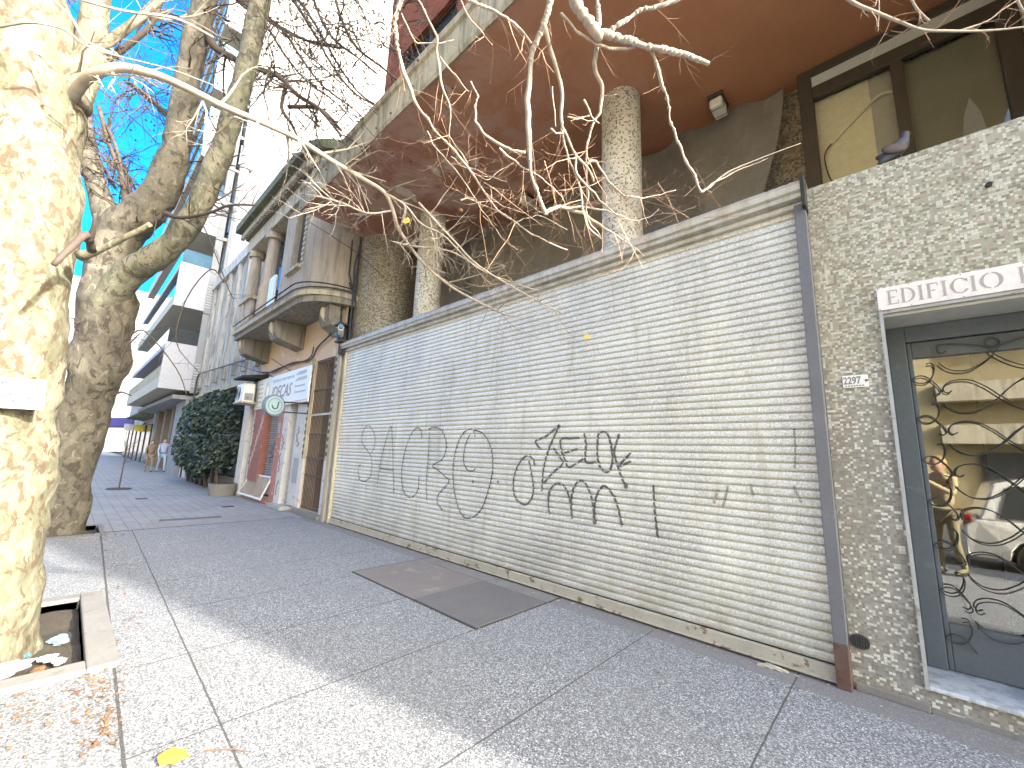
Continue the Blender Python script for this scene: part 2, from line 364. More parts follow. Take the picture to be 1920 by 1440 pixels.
M_marble = mat('white_marble', (.62,.63,.64), (.52,.53,.55), 4, .3, bump=.05, streak=(.38,.39,.41), sk=.8)
M_marbled = mat('weathered_marble', (.42,.42,.40), (.30,.30,.28), 4, .6, bump=.3, spots=((.24,.2,.16), 7, .6))
M_sign = mat('sign_panel', (.80,.74,.68), (.74,.68,.62), 2, .5, bump=.05)
M_letter = mat('faded_lettering', (.42,.36,.33), (.36,.31,.28), 12, .7, bump=0)
M_white = mat('white_enamel', (.82,.81,.77), (.76,.75,.71), 3, .35, bump=0)
M_paper = mat('white_paper', (.36,.37,.385), (.32,.33,.35), 4, .8, bump=0)
M_ink = mat('blue_ink', (.05,.07,.25), (.08,.10,.30), 8, .8, bump=0)
M_black = mat('black_paint', (.03,.03,.03), (.05,.05,.048), 8, .6, bump=0)
M_spray = mat('black_spray_paint', (.07,.07,.062), (.19,.18,.155), 14, .7, bump=0)
M_numeral = mat('grey_numerals', (.20,.19,.17), (.28,.27,.24), 8, .6, bump=0)
M_bframe = mat('brown_window_frame', (.055,.045,.033), (.075,.06,.045), 5, .5, bump=.1)
M_conc = mat('concrete', (.23,.22,.20), (.17,.16,.145), 3, .9, bump=.4, spots=((.17,.155,.13), 5, .6))
M_soil = mat('soil', (.09,.07,.05), (.05,.04,.03), 9, .95, bump=1, bd=.03)
M_asph = mat('asphalt', (.06,.06,.06), (.045,.045,.047), 6, .9, bump=.5, bscale=120)
M_plate = mat('worn_steel_plate', (.22,.19,.175), (.26,.225,.20), 2, .6, .2, bump=.15, spots=((.30,.27,.24), 3, .58))
def chequer():
    m = mat('chequer_plate', (.155,.145,.14), (.19,.175,.165), 3, .6, .1, bump=0, spots=((.24,.12,.07), 5, .66)); t = m.node_tree; p = t.nodes['Principled BSDF']
    v = coords(t, scale=(1,1,0)); ch = N(t, 'TexChecker'); ch.inputs['Scale'].default_value = 50; t.links.new(v, ch.inputs['Vector'])
    t.links.new(BUMP(t, ch.outputs['Fac'], .8, .004), p.inputs['Normal']); return m
M_cheq = chequer()
def glass(name, tint, refl, back=(.02,.025,.025)):
    m, t, p, L = nodes(name); t.nodes.remove(p); out = t.nodes['Material Output']
    g = N(t, 'BsdfGlossy'); g.inputs['Roughness'].default_value = .015; g.inputs['Color'].default_value = rgb((.92,.93,.9))
    tr = N(t, 'BsdfTransparent'); tr.inputs[0].default_value = rgb(tint)
    fr = N(t, 'LayerWeight'); fr.inputs['Blend'].default_value = .35
    f = MATH(t, 'MINIMUM', MATH(t, 'ADD', MATH(t, 'MULTIPLY', fr.outputs['Fresnel'], .8), refl), 1.0)
    mx = N(t, 'MixShader'); L.new(f, mx.inputs[0]); L.new(tr.outputs[0], mx.inputs[1]); L.new(g.outputs[0], mx.inputs[2]); L.new(mx.outputs[0], out.inputs[0]); return m
M_glass = glass('door_glass', (.8,.8,.72), .30)
M_glass2 = glass('window_glass', (.93,.95,.92), .05)
M_winblue = mat('blue_window_glass', (.10,.20,.28), (.05,.09,.13), 1.5, .08, bump=0)
M_windark = mat('dark_window_glass', (.035,.04,.045), (.06,.065,.07), 1.5, .1, bump=0)
M_cream = mat('cream_interior', (.86,.80,.62), (.82,.76,.60), 1, .8, bump=0)
M_greywall = mat('grey_interior', (.52,.51,.46), (.46,.46,.42), 1, .8, bump=0)
M_tan = mat('tan_interior', (.40,.32,.17), (.34,.27,.15), 1, .8, bump=0)
M_rend = mat('weathered_render', (.47,.40,.32), (.38,.33,.27), 1.6, .92, bump=.4, streak=(.27,.24,.20), sk=.35, spots=((.60,.53,.42), 5, .64))
M_peach = mat('peach_render', (.64,.47,.33), (.55,.42,.31), 1.2, .9, bump=.25, spots=((.68,.58,.45), 2.2, .6))
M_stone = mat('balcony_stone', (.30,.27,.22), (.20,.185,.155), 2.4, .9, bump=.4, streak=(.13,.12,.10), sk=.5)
M_stonel = mat('pale_stone_trim', (.52,.46,.34), (.40,.36,.27), 2.4, .9, bump=.35, streak=(.25,.22,.17), sk=.4)
M_moss = mat('mossy_cornice', (.15,.16,.10), (.10,.11,.07), 3, .95, bump=.5, spots=((.22,.22,.15), 7, .58))
M_h3 = mat('stained_grey_render', (.48,.46,.42), (.38,.365,.34), 1.5, .92, bump=.3, streak=(.22,.21,.19), sk=.75)
M_redst = mat('red_granite', (.30,.11,.08), (.21,.075,.055), 6, .45, bump=.1, spots=((.42,.26,.20), 14, .62))
M_redbr = mat('terracotta_pilaster', (.46,.20,.14), (.38,.16,.12), 5, .8, bump=.3, spots=((.62,.42,.34), 8, .60))
M_dirtyw = mat('dirty_white_paint', (.62,.60,.57), (.50,.48,.46), 3, .85, bump=.2, spots=((.34,.32,.33), 9, .6))
M_gate = mat('brown_iron_gate', (.14,.10,.075), (.10,.075,.06), 4, .7, bump=.2)
M_gdoor = mat('brown_wood_door', (.16,.115,.08), (.11,.08,.06), 4, .7, bump=.2)
M_slat2 = mat('grey_shutter', (.34,.34,.33), (.27,.27,.27), 3, .6, .2, bump=.1, spots=((.12,.13,.15), 5, .62))
M_b4w = mat('white_balcony_paint', (.44,.44,.47), (.40,.40,.43), 1, .8, bump=.05)
M_b4s = mat('side_wall_paint', (.50,.49,.485), (.44,.435,.43), .4, .85, bump=.05)
M_b4c = mat('beige_soffit', (.50,.46,.36), (.45,.42,.33), 1, .85, bump=.05)
M_b4g = mat('grey_cladding', (.27,.28,.29), (.22,.23,.24), 1.2, .7, bump=.05)
M_bglass = mat('teal_balcony_glass', (.10,.42,.52), (.18,.52,.60), 1, .1, bump=0)
M_leaf = mat('dark_leaf', (.05,.075,.055), (.03,.05,.038), 7, .45, bump=0)
M_leafl = mat('light_leaf', (.16,.20,.16), (.10,.14,.10), 7, .5, bump=0)
M_yleaf = mat('yellow_leaf', (.50,.36,.04), (.42,.27,.05), 7, .7, bump=0)
M_oleaf = mat('dry_leaf', (.22,.11,.045), (.14,.08,.045), 7, .8, bump=0)
M_cable = mat('black_cable', (.03,.03,.03), (.045,.042,.04), 5, .6, bump=0)
M_teal = mat('pale_teal_enamel', (.45,.60,.64), (.38,.52,.56), 3, .4, bump=0)
M_slate = mat('slate_blue_ring', (.20,.28,.32), (.16,.22,.26), 3, .5, bump=0)
M_bluea = mat('blue_awning', (.07,.07,.30), (.05,.05,.22), 2, .7, bump=0)
M_yel = mat('yellow_sign', (.75,.62,.08), (.65,.52,.06), 2, .6, bump=0)
M_skin = mat('skin', (.52,.32,.22), (.46,.28,.19), 8, .6, bump=0)
M_hair = mat('light_brown_hair', (.42,.25,.10), (.28,.16,.06), 10, .6, bump=.3)
M_coat = mat('tan_coat', (.42,.33,.20), (.36,.28,.17), 3, .9, bump=.2)
M_trous = mat('olive_trousers', (.26,.22,.13), (.20,.17,.10), 3, .9, bump=.2)
M_bshirt = mat('pale_blue_shirt', (.42,.50,.66), (.36,.43,.58), 3, .9, bump=.2)
M_bjean = mat('light_jeans', (.36,.46,.58), (.28,.37,.48), 3, .9, bump=.2)
M_lcoat = mat('brown_jacket', (.24,.17,.12), (.18,.13,.09), 3, .9, bump=.2)
M_car = mat('white_car_paint', (.80,.79,.76), (.80,.79,.76), 1, .25, bump=0, coat=1)
M_carg = mat('silver_grey_paint', (.34,.36,.40), (.34,.36,.40), 1, .3, bump=0, coat=1)
M_tyre = mat('tyre_rubber', (.03,.03,.03), (.04,.04,.04), 4, .85, bump=0)
M_rim = mat('alloy_rim', (.5,.5,.5), (.42,.42,.42), 4, .3, .8, bump=0)
M_lamp = mat('lamp_lens', (.88,.84,.70), (.80,.76,.62), 4, .4, bump=0)
M_opp = mat('opposite_tan', (.50,.42,.24), (.44,.37,.22), 1, .85, bump=.1)
M_oppb = mat('opposite_olive', (.34,.29,.17), (.24,.18,.10), 1, .85, bump=.1)
#@@
# ============================================================ GROUND
def struct(name, mb, m, **k): return tag(mb.build(name, m, **k), kind='structure')
g = MB(); g.quad((-400,-300,-.20),(300,-300,-.20),(300,300,-.20),(-400,300,-.20)); struct('ground', g, M_asph)
g = MB(); g.quad((-300,-11,-.15),(60,-11,-.15),(60,-1.5,-.15),(-300,-1.5,-.15)); struct('road', g, M_asph)
PIT1 = (-6.02, -4.32, -1.05, .32); PIT2 = (-11.15, -9.9, -.75, .62)
def sheet(x0, x1, y0, y1, z, holes, d=.12):
    m = MB(); xs = sorted({x0, x1, *[h[0] for h in holes], *[h[1] for h in holes]}); ys = sorted({y0, y1, *[h[2] for h in holes], *[h[3] for h in holes]})
    for i in range(len(xs)-1):
        for j in range(len(ys)-1):
            cx = (xs[i]+xs[i+1])/2; cy = (ys[j]+ys[j+1])/2
            if any(h[0] < cx < h[1] and h[2] < cy < h[3] for h in holes): continue
            m.quad((xs[i],ys[j],z),(xs[i+1],ys[j],z),(xs[i+1],ys[j+1],z),(xs[i],ys[j+1],z))
    for a, b, c, e in holes:
        m.quad((a,c,z),(a,e,z),(a,e,z-d),(a,c,z-d)); m.quad((b,e,z),(b,c,z),(b,c,z-d),(b,e,z-d)); m.quad((a,e,z),(b,e,z),(b,e,z-d),(a,e,z-d)); m.quad((b,c,z),(a,c,z),(a,c,z-d),(b,c,z-d))
    return m
struct('pavement', sheet(-10.2, 14, -1.35, 4.4, 0, [PIT1]), M_pave)
struct('tiled_pavement', sheet(-140, -10.23, -1.35, 4.6, -.004, [PIT2]), M_tile)
struct('opposite_pavement', B(-140, 40, -14, -11, -.19, -.02), M_tile)
k = MB().box(-140, 14, -1.5, -1.352, -.16, .004); struct('kerb', k, M_conc, bevel=.01)
# drift of darker patches repaired in the tiled pavement
g = MB().poly([(-10.235,1.2,.001),(-10.235,3.6,.001),(-11.05,3.75,.001),(-11.25,2.9,.001),(-11.0,1.3,.001)])
struct('pavement_patch', g, mat('patch_cement', (.30,.285,.27), (.22,.21,.20), 3, .9, bump=.4))
struct('pavement_joint', MB().poly([(-10.24,-.0,.0015),(-10.17,.0,.0015),(-10.19,1.2,.0015),(-10.20,2.4,.0015),(-10.205,3.8,.0015),(-10.235,3.8,.0015),(-10.235,2,.0015)]), M_soil)
o = MB().prism([(-11.30,1.55,-.01),(-11.05,1.5,-.01),(-11.0,2.55,-.01),(-11.22,2.6,-.01)], (0,0,.014)).build('utility_cover', mat('pitted_iron', (.10,.095,.085), (.16,.15,.13), 9, .8), loc=(-11.15,2.05,0)); tag(o, 'long dark utility cover set in the tiled pavement near the tree pit', 'cover')
def curb(x0, x1, y0, y1, w_, z):
    m = MB(); m.box(x0-w_, x1+w_, y1, y1+w_, -.1, z).box(x0-w_, x1+w_, y0-w_, y0, -.1, z).box(x0-w_, x0, y0, y1, -.1, z).box(x1, x1+w_, y0, y1, -.1, z); return m
for P, lab, ww, zz in ((PIT1, 'raised concrete kerb around the soil pit of the nearest trunk', .17, .035), (PIT2, 'thin cement edging around the soil pit of the leaning tree', .07, .008)):
    cx, cy = (P[0]+P[1])/2, (P[2]+P[3])/2
    o = curb(*P, ww, zz).build('tree_pit_edging', M_conc, loc=(cx, cy, 0), bevel=.012); tag(o, lab, 'edging')
    s = MB(); n = 16
    for i in range(n):
        for j in range(n):
            def q(a, b):
                x = P[0]+(P[1]-P[0])*a/n; y = P[2]+(P[3]-P[2])*b/n; return (x, y, -.075+.05*mnoise.noise(Vector((x*3, y*3, 0))))
            s.quad(q(i,j), q(i+1,j), q(i+1,j+1), q(i,j+1))
    tag(s.build('soil', M_soil), kind='structure')

# ============================================================ CORNER BUILDING (slab on mosaic columns)
ab = thing('apartment_building', 'mosaic clad building with brown overhanging slab on round columns above the shutter', 'building', (-4, 4.1, 0))
XL, XR = -9.27, 1.6
# mosaic wall with doorway; 0.25 thick
m = MB(); wall_y(m, 4.1, -.40, XR, 0, 3.95, [(0, 1.12, .14, 2.71)], depth=.4)
m.quad((-.40,4.1,3.95),(XR,4.1,3.95),(XR,4.4,3.95),(-.40,4.4,3.95)); m.quad((XR,4.1,0),(XR,4.4,0),(XR,4.4,3.95),(XR,4.1,3.95)); m.quad((-.40,4.4,0),(-.40,4.1,0),(-.40,4.1,3.95),(-.40,4.4,3.95))
m.build('mosaic_wall', M_mosaic, ab)
MB().box(-.385, -.01, 4.078, 4.0995, 0, .055).build('plinth', M_conc, ab, bevel=.006)
# rough line of grime / cement where wall meets pavement
B(0.0, XR, 4.085, 4.0995, 0, .03).build('plinth', M_conc, ab)
# parapet behind the shutter, back wall, slab
B(-9.2, -.42, 4.32, 4.48, 3.6, 4.2).build('parapet', M_colmos, ab)
B(-9.2, XR, 6.22, 6.4, 3.4, 6.75).build('back_wall', M_darkmos, ab)
B(-9.2, -.42, 4.49, 6.2, 3.9, 4.0).build('terrace_floor', M_conc, ab)
B(XL, XR, 2.79, 6.6, 6.76, 7.3).build('slab', M_soffit, ab)
f = MB(); n = 44
prof = [(2.79,6.765),(2.755,6.73),(2.735,6.80),(2.735,7.20),(2.70,7.23),(2.69,7.33),(2.79,7.37)]
f.prism([(XL-.02, y, z) for y, z in prof], (XR-XL+.02, 0, 0)); f.build('fascia', M_fascia, ab)
B(XL, XR, 2.80, 4.38, 7.302, 7.36).build('ledge_top', M_moss, ab)
for i, (cx, cy) in enumerate(((-2.55, 4.83), (-7.2, 4.86))):
    MB().cyl((cx, cy), .275, 3.9, 6.765, 40).build('column', M_colmos, ab, smooth=False)
MB().cyl((-9.27, 5.0), .75, 3.9, 6.765, 48).build('curved_wall', M_darkmos, ab)
# netting hung under the slab, with folds and a slanted right edge
m = MB(); nx, nz = 70, 10
def net(i, j):
    a = i/nx; b = j/nz; xr = -.72 - .55*(1-b)**1.3; x = -9.0 + (xr+9.0)*a
    z = 4.02+.06*math.sin(a*23)+ (6.75-4.02)*b; sag = .10*math.sin(a*31+b*3)*(1-b)+.05*math.sin(a*70+b*9)
    return (x, 5.55+.5*b+sag, z)
for i in range(nx):
    for j in range(nz): m.quad(net(i,j), net(i+1,j), net(i+1,j+1), net(i,j+1))
m.build('netting', M_net, ab, smooth=True)
# upper floors
m = MB(); W = [(-8.5, -6.2, 10.1, 11.65), (-5.4, -3.1, 10.1, 11.65), (-2.3, 0, 10.1, 11.65)]
W += [(a, b, c+3*k, d+3*k) for k in range(1, 5) for a, b, c, d in W[:3]] + [(a, b, 7.7, 8.9) for a, b, *_ in W[:3]]
wall_y(m, 4.4, XL+.02, XR, 7.3, 26, W, depth=.22)
m.quad((XL+.02, 4.4, 7.3), (XL+.02, 16, 7.3), (XL+.02, 16, 26), (XL+.02, 4.4, 26)); m.quad((XR, 16, 7.3), (XR, 4.4, 7.3), (XR, 4.4, 26), (XR, 16, 26)); m.quad((XL,4.4,26),(XR,4.4,26),(XR,16,26),(XL,16,26))
m.build('brick_wall', M_brick, ab)
B(XL+.05, XR-.03, 6.65, 16, 0, 7.29).build('rear_wall', M_conc, ab)
for a, b, c, d in W:
    fr = MB().box(a+.01,b-.01,4.5,4.55,c+.01,c+.06).box(a+.01,b-.01,4.5,4.55,d-.06,d-.01).box(a+.01,a+.06,4.5,4.55,c+.06,d-.06).box(b-.06,b-.01,4.5,4.55,c+.06,d-.06).box((a+b)/2-.03,(a+b)/2+.03,4.5,4.55,c+.06,d-.06)
    wo = fr.build('window', M_bframe, ab)
    B(a+.02,b-.02,4.552,4.57,c+.02,c+(d-c)*.45).build('spandrel_panel', M_b4g, wo); B(a+.02,b-.02,4.552,4.57,c+(d-c)*.45+.003,d-.02).build('pane', M_windark, wo)
# mezzanine window
mw_ = MB(); y0, y1 = 5.98, 6.06
mw_.box(-.56,-.41,y0,y1,4.0,6.75).box(-.41,1.22,y0,y1,6.63,6.75).box(-.41,1.22,y0,y1,6.30,6.47).box(.33,.44,y0,y1,4.0,6.30).box(1.14,1.30,y0,y1,4.0,6.30).box(1.22,1.30,y0,y1,6.3,6.75)
wo = mw_.build('window', M_bframe, ab, bevel=.008)
B(-.41,1.22,6.0,6.04,6.473,6.627).build('blind_box', mat('pale_grey_blind', (.52,.55,.50), bump=0), wo)
MB().quad((-.41,6.03,4.0),(.33,6.03,4.0),(.33,6.03,6.3),(-.41,6.03,6.3)).build('pane', M_glass2, wo)
MB().quad((.44,6.035,4.0),(1.14,6.035,4.0),(1.14,6.035,6.3),(.44,6.035,6.3)).build('pane', M_glass2, wo)
B(-.41,.13,6.12,6.16,4.0,6.33).build('inner_wall', M_cream, wo); B(.131,.39,6.13,6.17,4.0,6.33).build('inner_wall', M_greywall, wo); B(.391,1.2,6.14,6.18,4.0,6.33).build('inner_wall', mat('dim_interior', (.26,.27,.22), bump=0), wo)
MB().tube([(-.28,6.10,5.62),(-.05,6.10,5.83),(.2,6.10,6.02),(.33,6.10,6.0)], .018, 8, 4).build('conduit', M_lamp, wo)
MB().tube([(-.28,6.09,5.63),(-.36,6.09,5.5),(-.34,6.09,5.2),(-.26,6.09,4.9),(-.30,6.09,4.6),(-.33,6.09,4.2)], .008, 6, 4).build('cable', M_cable, wo)
MB().prism([(.78,6.1,4.9),(1.0,6.1,4.9),(.96,6.1,5.35),(.9,6.1,5.55),(.84,6.1,5.35)], (0,.02,0)).build('curtain', M_b4w, wo)
B(1.31,1.45,5.6,6.2,3.96,6.75).build('pier', M_colmos, ab); B(1.451,XR,4.5,6.2,3.96,6.75).build('pier', M_darkmos, ab)
# doorway: marble jamb, lintel soffit, threshold, door
B(-.022,.0,4.075,4.3,.14,2.712).build('door_jamb', M_marbled, ab); B(1.12,1.145,4.075,4.3,.14,2.712).build('door_jamb', M_marbled, ab)
B(-.022,1.145,4.078,4.12,2.713,2.735).build('lintel', M_marbled, ab)
B(.001,1.119,4.105,4.54,2.69,2.709).build('door_soffit', M_greywall, ab)
B(-.001,1.121,4.075,4.56,.141,.165).build('threshold', M_marble, ab, bevel=.004)
d = MB(); y0, y1 = 4.50, 4.56
d.box(.001,.11,y0-.03,y1,.166,2.688).box(1.01,1.119,y0-.03,y1,.166,2.688).box(.11,1.01,y0-.03,y1,2.56,2.688)
d.box(.112,.14,y0,y1,.17,2.555).box(.98,1.008,y0,y1,.17,2.555).box(.14,.98,y0,y1,2.43,2.555).box(.14,.98,y0,y1,.17,.48)
do = d.build('door', M_door, ab, bevel=.006)
MB().quad((.14,4.535,.48),(.98,4.535,.48),(.98,4.535,2.43),(.14,4.535,2.43)).build('pane', M_glass, do)
sw = MB()
A1 = [(.115,0),(.15,.028),(.19,.026),(.225,-.01),(.26,-.065),(.268,-.10),(.25,-.118),(.228,-.108)]
A2 = [(.115,0),(.15,-.024),(.19,-.026),(.225,.005),(.245,.05),(.25,.10),(.235,.125),(.21,.12)]
B1 = [(.325,-.10),(.30,-.115),(.282,-.09),(.30,-.045),(.36,-.02),(.43,-.03),(.50,-.085),(.56,-.155),(.62,-.215),(.70,-.262),(.78,-.255),(.83,-.21),(.842,-.185)]
for k in range(-1, 7):
    z0 = 2.25-.31*k
    for C in (A1, A2, B1):
        for mir in (0, 1):
            pts = [((1.12-x if mir else x), 4.478 - (.006 if mir else 0), z0+z) for x, z in C]
            if k == -1 and C is not B1: continue
            if k == 6 and C is B1: continue
            pts = [p for p in pts if .3 < p[2] < 2.53]
            if len(pts) > 3: sw.tube(pts, .0047, 6, 4)
sw.tube([(.56+.035*math.cos(a), 4.478, 2.49+.035*math.sin(a)) for a in [i*PI/6 for i in range(13)]], .006, 6)
sw.build('scrollwork', M_iron, do, smooth=True)
B(.9,.93,4.43,4.46,1.05,1.35).build('handle', M_iron, do, bevel=.006)
# hallway behind the door glass
m = MB(); m.quad((.0,4.58,.15),(.0,6.2,.15),(.0,6.2,2.9),(.0,4.58,2.9)); m.quad((1.3,4.58,.15),(1.3,6.2,.15),(1.3,6.2,2.9),(1.3,4.58,2.9)); m.quad((0,6.2,.15),(1.3,6.2,.15),(1.3,6.2,2.9),(0,6.2,2.9))
m.quad((0,4.58,.152),(1.3,4.58,.152),(1.3,6.2,.152),(0,6.2,.152)); m.quad((0,4.58,2.9),(1.3,4.58,2.9),(1.3,6.2,2.9),(0,6.2,2.9)); m.build('hallway', M_tan, ab)
B(.5,1.29,5.0,5.1,.16,2.88).build('inner_partition', M_bframe, ab)
# stains: round weep holes
for x, z in ((.62,3.52),(.80,3.46)): MB().tube([(x,4.103,z),(x,4.08,z)], .018, 10).build('weep_pipe', M_dark, ab)

# --- roller shutter
sh = thing('roller_shutter', 'wide galvanised roller shutter with spray painted letters across it', 'shutter', (-4.7, 4.1, 0))
PITCH = .0688; Z0 = .125; YF = 4.085
def slat_y(z):
    if z < Z0: return YF-.004
    t = ((z-Z0)/PITCH) % 1
    if t < .10: return YF+.022
    if t < .15: return YF-.003
    if t < .21: return YF+.006
    return YF-.008*math.sin(PI*(t-.21)/.79)**.35
PR = [0,.065,.075,.145,.155,.205,.215,.26,.34,.46,.60,.74,.86,.94,.985]
zs = [Z0+PITCH*(k+t) for k in range(53) for t in PR]+[Z0+PITCH*53]
m = MB(); xs = [-9.05+8.58*i/24 for i in range(25)]
for i, x in enumerate(xs):
    for z in zs: m.v.append((x, slat_y(z)+.004*mnoise.noise(Vector((x*.9, 0, math.floor((z-Z0)/PITCH+1e-6)*.6))), z))
nz = len(zs)
for i in range(24):
    for j in range(nz-1): a = i*nz+j; m.f.append((a, a+nz, a+nz+1, a+1))
m.build('slat_curtain', M_shut, sh, smooth=True)
br = MB().box(-9.05,-.47,4.05,4.09,.018,.122).box(-9.05,-.47,4.035,4.05,.018,.035); br.build('bottom_rail', M_rail, sh, bevel=.005)
B(-9.05,-.47,4.06,4.08,0.002,.016).build('floor_gasket', M_rust, sh)
pr = [(4.12,3.77),(4.03,3.77),(4.02,3.80),(4.045,3.81),(4.045,3.825),(3.985,3.84),(3.975,3.87),(3.99,3.885),(3.965,3.90),(3.955,3.95),(3.975,3.985),(4.12,4.0)]
hd = MB().prism([(-9.22, y, z) for y, z in pr], (8.80, 0, 0)).build('hood', M_hood, sh)
MB().box(-9.27,-9.222,3.94,4.14,3.72,4.03).build('hood_bracket', M_black, sh, bevel=.01)
MB().box(-.418,-.392,3.93,4.14,3.72,4.02).build('hood_bracket', M_dark, sh)
gp = MB().box(-.485,-.402,4.012,4.098,.30,3.79).build('guide_post', M_post, sh, bevel=.004)
MB().box(-.4865,-.4005,4.0105,4.099,0,.30).build('post_foot', M_rust, gp, bevel=.004)
MB().box(-9.10,-9.04,4.03,4.12,0,3.76).build('guide_post', M_stonel, sh, bevel=.004)
# spray paint lettering, traced as strokes that follow the slats
def P(x, y): q = atY(620+x*.3125, 740+y*.3125, 4.07); return (q.x, q.z)
G = [
 ([(245,345),(262,300),(262,240),(235,190),(208,195),(188,240),(188,290),(215,330),(240,370),(246,420),(236,490),(205,520),(178,515),(164,480),(166,430),(182,420)], .009),
 ([(278,540),(290,450),(318,320),(345,225),(360,190),(368,240),(372,350),(374,470),(378,595)], .009), ([(292,443),(372,452)], .014),
 ([(545,260),(540,215),(515,200),(480,240),(450,320),(430,410),(424,500),(435,575),(465,615),(500,605),(525,560),(528,492)], .010),
 ([(590,225),(588,300),(580,430),(572,540),(575,635)], .011), ([(585,210),(620,195),(665,215),(690,280),(688,340),(665,390),(610,425),(640,450),(685,490),(708,520),(680,560),(645,600),(638,650),(668,690)], .010),
 ([(840,205),(800,225),(762,290),(738,390),(733,490),(742,590),(765,680),(800,735),(850,735),(900,690),(940,590),(968,470),(970,370),(950,290),(910,232),(860,215),(866,255)], .012),
 ([(835,240),(810,290),(797,360),(800,420),(825,455),(858,455),(864,435)], .011),
 ([(1222,430),(1215,390),(1185,366),(1150,385),(1115,440),(1096,510),(1098,590),(1125,640),(1165,660),(1200,630),(1215,570),(1205,480),(1188,395)], .017),
 ([(1260,328),(1228,280),(1290,250),(1345,205),(1370,185),(1345,240),(1310,320),(1285,400),(1272,480),(1265,580)], .021),
 ([(1335,320),(1370,370),(1390,415),(1330,470),(1280,530)], .019),
 ([(1490,258),(1440,262),(1380,268),(1385,340),(1410,400),(1430,435),(1515,385)], .021), ([(1400,350),(1480,325)], .017),
 ([(1520,232),(1530,300),(1528,400),(1590,405)], .021),
 ([(1600,300),(1605,240),(1635,222),(1662,240),(1680,300),(1690,380),(1680,440),(1655,465),(1620,440),(1600,380),(1598,300)], .022),
 ([(1730,235),(1710,300),(1700,350),(1725,440),(1750,510),(1772,550)], .022), ([(1800,350),(1765,385),(1728,430),(1800,400)], .017),
 ([(1312,720),(1305,650),(1312,580),(1350,535),(1395,545),(1425,600),(1440,670),(1446,745)], .020),
 ([(1440,670),(1450,580),(1485,520),(1525,530),(1555,590),(1572,660),(1585,765)], .022),
 ([(1578,740),(1590,620),(1630,550),(1670,570),(1710,640),(1735,730),(1745,790)], .020),
 ([(1934,540),(1938,600),(1942,680),(1950,760),(1962,860)], .018)]
for pts in G: pts[0][0]
def P2(x, y): q = atY(1100+x*.375, 560+y*.375, 4.07); return (q.x, q.z)
G2 = [([(655,955),(645,990),(636,1025)], .02), ([(705,935),(695,985),(680,1040)], .018), ([(820,930),(830,990)], .015), ([(1036,650),(1042,740),(1040,850)], .007), ([(1035,935),(1055,985),(1075,1020)], .013),
      ]
gm = MB()
def stroke(pts2, wd):
    pts = [Vector((x, 0, z)) for x, z in pts2]; P_ = []
    n = len(pts)
    for i in range(n-1):
        a = pts[max(i-1,0)]; b = pts[i]; c = pts[i+1]; e = pts[min(i+2,n-1)]; L = max(2, int((c-b).length/.010))
        for k in range(L):
            t = k/L; P_.append(.5*((2*b)+(c-a)*t+(2*a-5*b+4*c-e)*t*t+(3*b-a-3*c+e)*t**3))
    P_.append(pts[-1]); pv = None
    for i, p in enumerate(P_):
        tg = (P_[min(i+1,len(P_)-1)]-P_[max(i-1,0)]).normalized(); nn = Vector((-tg.z, 0, tg.x))*(wd*.35+.0055)*(1+.25*mnoise.noise(p*9))
        a = p+nn; b = p-nn; q = ((a.x, slat_y(a.z)-.0055, a.z), (b.x, slat_y(b.z)-.0055, b.z))
        if pv: gm.quad(pv[0], pv[1], q[1], q[0])
        pv = q
for pts, wd in G: stroke([P(*p) for p in pts], wd)
_gm = gm; gm = MB()
for pts, wd in G2: stroke([P2(*p) for p in pts], wd*.8)
gm.build('faint_graffiti', mat('faded_spray', (.30,.26,.21), (.40,.37,.31), 20, .8, bump=0), sh); gm = _gm
for x, y, r in ((855,522,.018),(1005,522,.016),(668,688,.016),(1772,550,.024),(1585,765,.024)):
    cx, cz = P(x, y); gm.poly([(cx+r*math.cos(a), 4.0655, cz+r*1.1*math.sin(a)) for a in [i*PI/6 for i in range(12)]])
gm.build('graffiti', M_spray, sh)
# --- ceiling lamps under the slab
for (x, y), lab in (((-1.47, 5.72), 'boxy bulkhead lamp on the brown soffit, the one nearer the window'), ((-5.06, 5.62), 'boxy bulkhead lamp on the brown soffit, the one between the two columns')):
    t = thing('ceiling_lamp', lab, 'lamp', (x, y, 6.76), 'bulkhead lamps on the soffit')
    B(x-.10, x+.10, y-.17, y+.17, 6.70, 6.757).build('base', M_bframe, t, bevel=.01)
    l = B(x-.085, x+.085, y-.15, y+.15, 6.56, 6.699).build('lens', M_lamp, t, bevel=.025)
    c = MB()
    for k in (-.08, .08): c.tube([(x-.09,y+k,6.70),(x-.092,y+k,6.555),(x+.092,y+k,6.555),(x+.09,y+k,6.70)], .005, 6)
    c.build('cage', M_iron, t)
# --- name board with raised serif stencil lettering
sg = thing('name_board', 'cream board with serif lettering over the grey glazed door', 'sign', (.6, 4.08, 2.8))
B(-.022, 1.20, 4.07, 4.0985, 2.738, 2.915).build('board', M_sign, sg, bevel=.003)
lm = MB(); LH = .112; LY = 4.0685
def bar(x0, x1, z0, z1): lm.box(x0, x1, LY, LY+.003, z0, z1)
def arc(cx, cz, rx, rz, a0, a1, tk, tn):
    n = 22; pv = None
    for i in range(n+1):
        a = a0+(a1-a0)*i/n; w_ = tn+(tk-tn)*abs(math.cos(a))**1.3
        o = (cx+rx*math.cos(a), cz+rz*math.sin(a)); q = (cx+(rx-w_)*math.cos(a), cz+(rz-w_*.9)*math.sin(a))
        if pv: lm.poly([(pv[0][0],LY,pv[0][1]), (pv[1][0],LY,pv[1][1]), (q[0],LY,q[1]), (o[0],LY,o[1])])
        pv = (o, q)
